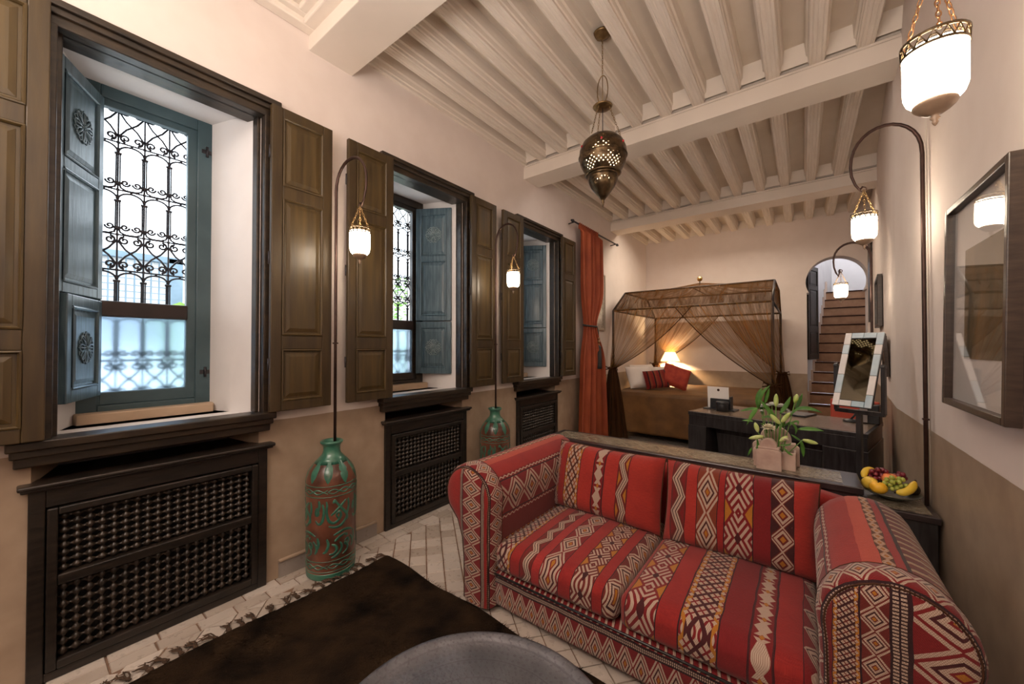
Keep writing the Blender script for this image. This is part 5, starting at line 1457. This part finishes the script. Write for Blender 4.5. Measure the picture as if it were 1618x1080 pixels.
# bedside lamp on a shelf behind the bed
ns = thing('bedside_shelf', 'narrow bedside shelf behind the bed against the back wall', 'shelf', (-1.92,7.40,0))
m_ = MB(); m_.box((-.25,-.14,.88),(.25,.19,.92)); m_.build('top', M['casing'], ns, bevel=.004); m_ = MB(); m_.box((-.20,-.05,0),(.20,.18,.88)); m_.build('body', M['casing'], ns)
tl = thing('bedside_lamp', 'lit bedside lamp with cone shade behind the back left sheer', 'lamp', (-1.95,7.38,.92))
m_ = MB(); m_.lathe([(0,0),(.06,0),(.062,.015),(.035,.03),(.065,.07),(.07,.10),(.05,.135),(.015,.15),(.012,.19)], 24); m_.build('base', plain('cream_lamp_base', (.62,.42,.28), None, rough=.35), tl)
m_ = MB(); m_.lathe([(.165,.165),(.085,.33)], 36); o = m_.build('lamp_shade', M['shade'], tl, solid=.003)
o.data.polygons[-1].use_smooth = False
# drop the caps of the shade so light leaves above and below
import bmesh
b_ = bmesh.new(); b_.from_mesh(o.data); bmesh.ops.delete(b_, geom=[f for f in b_.faces if len(f.verts) > 4], context='FACES'); b_.to_mesh(o.data); b_.free()
light('bedside_bulb_light', 'POINT', (-1.95,7.38,1.17), 60, (1.0,.66,.34), .03)

# ================================================================== FLOWERS
def block(name, label, x0, x1, y0, y1, z1, dr, txt=False):
    t = thing(name, label, 'stone holder', ((x0+x1)/2,(y0+y1)/2,.6518))
    w_ = (x1-x0)/2; d_ = (y1-y0)/2; h = z1-.6518
    def out(poly, ya, yb):
        n = len(poly); m_.add([(x,ya,z) for x,z in poly]+[(x,yb,z) for x,z in poly], [tuple(range(n)), tuple(range(2*n-1,n-1,-1))]+[(i,n+i,n+(i+1)%n,(i+1)%n) for i in range(n)])
    m_ = MB(); sh = .012
    out([(-w_,0),(w_,0),(w_,h-sh),(w_-sh,h),(-w_+sh,h),(-w_,h-sh)], -d_, d_); m_.build('base_block', M['stone'], t, bevel=.003)
    m_ = MB(); m_.box((-w_*.85,-d_*.85,h),(w_*.85,d_*.85,h+.014)); m_.build('step', M['stone'], t, bevel=.004)
    m_ = MB(); zc = h+.014+dr*.15; poly = [(dr*cos(a), zc+dr*sin(a)) for a in [radians(-22)+radians(224)*k/24 for k in range(25)]]
    out(poly, -d_*.8, d_*.8); m_.build('round_head', M['stone'], t, bevel=.003)
    return t
block('carved_holder', 'small pink stone block with round head in front of the lilies', -.218, -.098, 2.600, 2.650, .768, .040)
block('carved_holder', 'larger pink stone block with round head behind the lilies', -.250, -.018, 2.775, 2.815, .768, .078)
vt = thing('flower_trough', 'pale stone trough holding the lilies between the two carved blocks', 'trough', (-.135,2.7125,.6518))
m_ = MB()
for a, b in (((-.10,-.055,0),(.10,-.045,.10)), ((-.10,.045,0),(.10,.055,.10)), ((-.10,-.045,0),(-.09,.045,.10)), ((.09,-.045,0),(.10,.045,.10)), ((-.09,-.045,0),(.09,.045,.01))): m_.box(a, b)
m_.build('trough_body', M['stone'], vt, bevel=.002)
fl = thing('lily_bouquet', 'bouquet of pale lily buds, white blooms and long green leaves on the console', 'flowers', (-.13,2.71,.70))
F0 = Vector((-.13,2.71,.70))
BUDS = [((-0.127, 2.72, 1.0), (-0.125, 2.72, 1.075)),((-0.038, 2.74, 1.027), (-0.027, 2.74, 1.078)),((-0.106, 2.66, 0.91), (-0.154, 2.66, 0.962)),((-0.098, 2.66, 0.921), (-0.059, 2.66, 0.98)),((-0.185, 2.64, 0.832), (-0.257, 2.64, 0.809)),((-0.003, 2.7, 0.827), (0.064, 2.7, 0.815)),((-0.212, 2.66, 0.85), (-0.227, 2.66, 0.905)),((-0.107, 2.66, 0.81), (-0.07, 2.66, 0.845))]
LEAVES = [((-0.212, 2.78, 0.985), (-0.207, 2.78, 1.05), (-0.157, 2.78, 1.117)),((-0.22, 2.8, 0.965), (-0.222, 2.8, 1.041), (-0.199, 2.8, 1.097)),((-0.187, 2.82, 1.004), (-0.176, 2.82, 1.048), (-0.164, 2.82, 1.098)),((-0.22, 2.74, 0.978), (-0.263, 2.74, 0.969), (-0.312, 2.74, 0.95)),((-0.214, 2.66, 0.987), (-0.236, 2.66, 0.956), (-0.269, 2.66, 0.884)),((-0.11, 2.76, 0.955), (-0.08, 2.76, 1.005), (-0.058, 2.76, 1.061)),((-0.035, 2.8, 0.984), (-0.018, 2.8, 1.026), (-0.003, 2.8, 1.079)),((-0.058, 2.72, 0.956), (-0.038, 2.72, 0.984), (-0.018, 2.72, 0.996)),((-0.038, 2.76, 0.981), (0.014, 2.76, 0.999), (0.086, 2.76, 0.979)),((-0.057, 2.64, 0.929), (-0.034, 2.64, 0.902), (-0.036, 2.64, 0.863)),((-0.025, 2.72, 0.88), (0.029, 2.72, 0.889), (0.09, 2.72, 0.885)),((-0.013, 2.68, 0.825), (-0.003, 2.68, 0.782), (-0.002, 2.68, 0.733)),((-0.089, 2.6, 0.793), (-0.065, 2.6, 0.765), (-0.046, 2.6, 0.756)),((-0.11, 2.66, 0.919), (-0.156, 2.66, 0.98), (-0.202, 2.66, 1.042)),((-0.109, 2.72, 0.905), (-0.146, 2.72, 0.936), (-0.203, 2.72, 0.925)),((-0.214, 2.62, 0.817), (-0.21, 2.62, 0.782), (-0.218, 2.62, 0.755)),((-0.238, 2.6, 0.766), (-0.247, 2.6, 0.744), (-0.26, 2.6, 0.717)),((-0.055, 2.7, 0.849), (-0.031, 2.7, 0.833), (-0.011, 2.7, 0.821)),((-0.203, 2.84, 0.924), (-0.207, 2.84, 0.961), (-0.216, 2.84, 1.01)),((-0.105, 2.62, 0.798), (-0.073, 2.62, 0.803), (-0.054, 2.62, 0.816)),((-0.238, 2.66, 0.909), (-0.26, 2.66, 0.912), (-0.292, 2.66, 0.908))]
LEAVES += [((-.17+.02*k, 2.70+.01*(k%3), .84+.012*k), (-.18+.03*k, 2.69, .88+.01*k), (-.20+.035*k, 2.67, .90+.012*(k%4))) for k in range(6)]
def leafmesh(a, b, c, wd):
    a, b, c = (Vector(q)-F0 for q in (a, b, c)); n = 9; m_ = MB(); vs = []; fs = []
    for i in range(n+1):
        t = i/n; p = a*(1-t)*(1-t)+ (b*2-(a+c)/2)*2*t*(1-t)+c*t*t
        tg = ((b*2-(a+c)/2-a)*(1-t)+(c-(b*2-(a+c)/2))*t).normalized()
        cam_ = (Vector((0,0,1.35))-F0-p).normalized(); s_ = tg.cross(cam_+Vector((0,0,.6))).normalized(); nn = s_.cross(tg)
        ww = wd*(sin(pi*min(1,t*.92+.08))**.8) if i < n else .0005
        vs += [p-s_*ww, p-nn*ww*.30, p+s_*ww]
    for i in range(n): fs += [(i*3,i*3+1,(i+1)*3+1,(i+1)*3), (i*3+1,i*3+2,(i+1)*3+2,(i+1)*3+1)]
    m_.add(vs, fs, smooth=True); return m_
for k, (a, b, c) in enumerate(LEAVES):
    ln_ = (Vector(a)-Vector(c)).length; leafmesh(a, b, c, max(.006, min(.0125, ln_*.10))).build('leaf', M['leaf'], fl, solid=.0008)
def budmesh(a, b, r):
    a, b = Vector(a)-F0, Vector(b)-F0; m_ = MB(); n = 10; pts = [a.lerp(b, i/n) for i in range(n+1)]
    rs = [r*max(.12, sin(pi*(i/n*.86+.10))**.7) for i in range(n+1)]; rs[-1] = .0012
    m_.tube(pts, rs, 9); return m_
for a, b in BUDS:
    budmesh(a, b, .0125).build('lily_bud', M['bud'], fl)
    m_ = MB(); q = Vector(a)-F0; base = Vector((q.x*.25, 0, .0)); mid = (q+base)/2+Vector((0,.01,0)); m_.tube([base, mid, q], .0028, 6); m_.build('stem', M['stem'], fl)
def bloom(c, R_, mat, n=42, flat=.5):
    c = Vector(c)-F0; m_ = MB()
    for k in range(n):
        a = k*2.399; e = (k/n); tilt_ = radians(80-95*e**.6*1.0) ; ln_ = R_*(.55+.45*e)
        d = Vector((cos(a)*cos(tilt_), sin(a)*cos(tilt_), sin(tilt_))); s_ = d.cross(Vector((0,0,1))).normalized() if abs(d.z) < .99 else Vector((1,0,0)); w_ = R_*.20
        up_ = s_.cross(d)
        m_.add([c, c+d*ln_*.55-s_*w_+up_*.001, c+d*ln_+up_*.003, c+d*ln_*.55+s_*w_+up_*.001], [(0,1,2,3)])
    return m_
for c, R_, mt in (((-0.159,2.64,.885),.046,'bloom'),((-0.15,2.79,1.00),.032,'bloomw'),((-0.196,2.80,.985),.028,'bloomw'),((-0.105,2.79,.995),.032,'bloomw'),((-0.081,2.8,.970),.026,'bloomw'),((-0.078,2.64,.828),.020,'bloom'),((-.175,2.81,.99),.022,'bloomw'),((-.205,2.83,.95),.018,'bloomw')):
    bloom(c, R_, M[mt]).build('bloom', M[mt], fl)
    m_ = MB(); q = Vector(c)-F0; m_.tube([(q.x*.4,0,0), (q.x*.8,q.y*.6,q.z*.6), q], .0025, 5); m_.build('stem', M['stem'], fl)

# ================================================================== FRUIT
P0 = Vector((.368,2.835,.5497))
fp = thing('fruit_plate', 'footed dark pewter plate holding fruit on the side table', 'plate', tuple(P0))
m_ = MB(); m_.lathe([(0,0),(.045,0),(.047,.004),(.040,.010),(.05,.014),(.09,.020),(.112,.032),(.116,.036),(.112,.037),(.088,.026),(.05,.019),(0,.018)], 48); m_.build('plate', M['plate'], fp)
fruit = thing
def fr(name, lab, cat, loc, mb_, mat, parts=()):
    o = mb_.build(name, mat); o.location = loc; tag(o, lab, cat, 'fruit on the plate')
    for nm, pm, mt in parts: pm.build(nm, mt, o)
    return o
def round_fruit(r, sc=(1,1,1), dimple=.12):
    m_ = MB(); pr = []
    for i in range(17):
        t = pi*i/16; rr_ = r*sin(t); z = -r*cos(t)
        if i > 11: z -= r*dimple*((i-11)/5)**2*1.2
        pr.append((max(rr_,0.0)*sc[0], z*sc[2]))
    m_.lathe(pr, 24); return m_
def navel(r, z): 
    m_ = MB(); m_.lathe([(0,z+.003),(r,z+.001),(r*.8,z-.003)], 8); return m_
o = fr('orange', 'large yellow-orange fruit at the front of the plate', 'orange', (.312,2.775,.608), round_fruit(.034,(1.08,1,.92)), M['orange'], [('navel', navel(.004,.029), M['tip'])])
o = fr('quince', 'yellow pear-like quince at the left of the plate', 'quince', (.283,2.815,.614), MB().lathe([(0,-.032),(.016,-.031),(.030,-.020),(.035,0),(.032,.016),(.022,.030),(.013,.040),(.006,.043),(0,.041)], 24), M['quince'], [('stalk', MB().tube([(0,0,.040),(.003,0,.048)], .002, 5), M['tip'])]); o.rotation_euler = (radians(70),radians(12),radians(20))
o = fr('peach', 'rosy peach in the middle behind the green grapes', 'peach', (.368,2.865,.640), round_fruit(.034,(1.02,1,.95),.25), M['peach'], [('stalk', navel(.004,.024), M['tip'])])
def banana(pts, rmax, lab):
    t = thing('banana', lab, 'banana', pts[0], 0, 'fruit on the plate'); P_ = [Vector(p)-Vector(pts[0]) for p in pts]
    a, b, c = P_; n = 16; q = [a*(1-t_)**2+(b*2-(a+c)/2)*2*t_*(1-t_)+c*t_*t_ for t_ in [i/n for i in range(n+1)]]
    rs = [rmax*min(1, .42+1.9*min(i/n, 1-i/n)**.75) for i in range(n+1)]; rs[0] = rmax*.30; rs[-1] = rmax*.26
    m_ = MB(); m_.tube(q, rs, 6, smooth=True); o = m_.build('skin', M['banana'], t, sub=1)
    d0 = (q[0]-q[1]).normalized(); d1 = (q[-1]-q[-2]).normalized()
    m_ = MB(); m_.tube([q[0]-d0*.003, q[0]+d0*.006], rmax*.34, 6); m_.build('tip', M['tip'], t)
    m_ = MB(); m_.tube([q[-1]-d1*.002, q[-1]+d1*.008], [rmax*.30,rmax*.22], 6); m_.build('stalk', M['tip'], t)
banana([(.372,2.742,.609),(.418,2.750,.622),(.452,2.805,.662)], .021, 'yellow banana pointing up at the right front of the plate')
banana([(.262,2.845,.628),(.278,2.893,.662),(.318,2.930,.655)], .019, 'yellow banana behind the quince at the left of the plate')
o = fr('avocado', 'dark-skinned fruit at the far right under the banana', 'avocado', (.446,2.862,.605), MB().lathe([(0,-.042),(.018,-.039),(.028,-.022),(.028,.0),(.021,.022),(.011,.037),(0,.041)], 20), M['avocado'], [('stalk', MB().tube([(0,0,.038),(0,0,.045)], .0025, 5), M['tip'])]); o.rotation_euler = (radians(80),0,radians(-40))
def grapes(lab, mat, centers, r, seed):
    rg = random.Random(seed); c0 = centers[0]; t = thing('grape_bunch', lab, 'grapes', c0, 0, 'fruit on the plate'); m_ = MB(); m_.sphere((0,0,0), r, 12, 8, sc=(1,1,1.12)); me = m_.mesh('grape', mat)
    for (x, y, z) in centers: link('grape', me, t, loc=(x-c0[0],y-c0[1],z-c0[2]), rot=(rg.uniform(-.5,.5),rg.uniform(-.5,.5),0))
    m_ = MB(); cs = [Vector(c)-Vector(c0) for c in centers[:4]]; m_.tube([c+Vector((0,.006,.002)) for c in cs], .0016, 5); m_.build('stalk', M['stem'], t)
def cluster(cx, cy, cz, n, sx, sy, sz, r, seed):
    rg = random.Random(seed); out = []; tries = 0
    while len(out) < n and tries < 9000:
        tries += 1; p = (cx+rg.gauss(0,.5)*sx, cy+rg.gauss(0,.5)*sy, cz+rg.gauss(0,.5)*sz)
        if abs(p[0]-cx) > sx or abs(p[1]-cy) > sy or abs(p[2]-cz) > sz: continue
        if all((p[0]-q[0])**2+(p[1]-q[1])**2+(p[2]-q[2])**2 > (1.72*r)**2 for q in out): out.append(p)
    return out
grapes('bunch of green grapes at the front right of the plate', M['grape_green'], cluster(.376,2.795,.636,20,.046,.022,.032,.0110,3), .0110, 3)
grapes('bunch of dark red grapes at the back of the plate', M['grape_red'], cluster(.322,2.895,.655,22,.040,.028,.030,.0115,5), .0115, 5)
grapes('small cluster of red grapes behind the peach at the right', M['grape_red'], cluster(.416,2.920,.650,7,.022,.02,.020,.0115,8), .0115, 8)
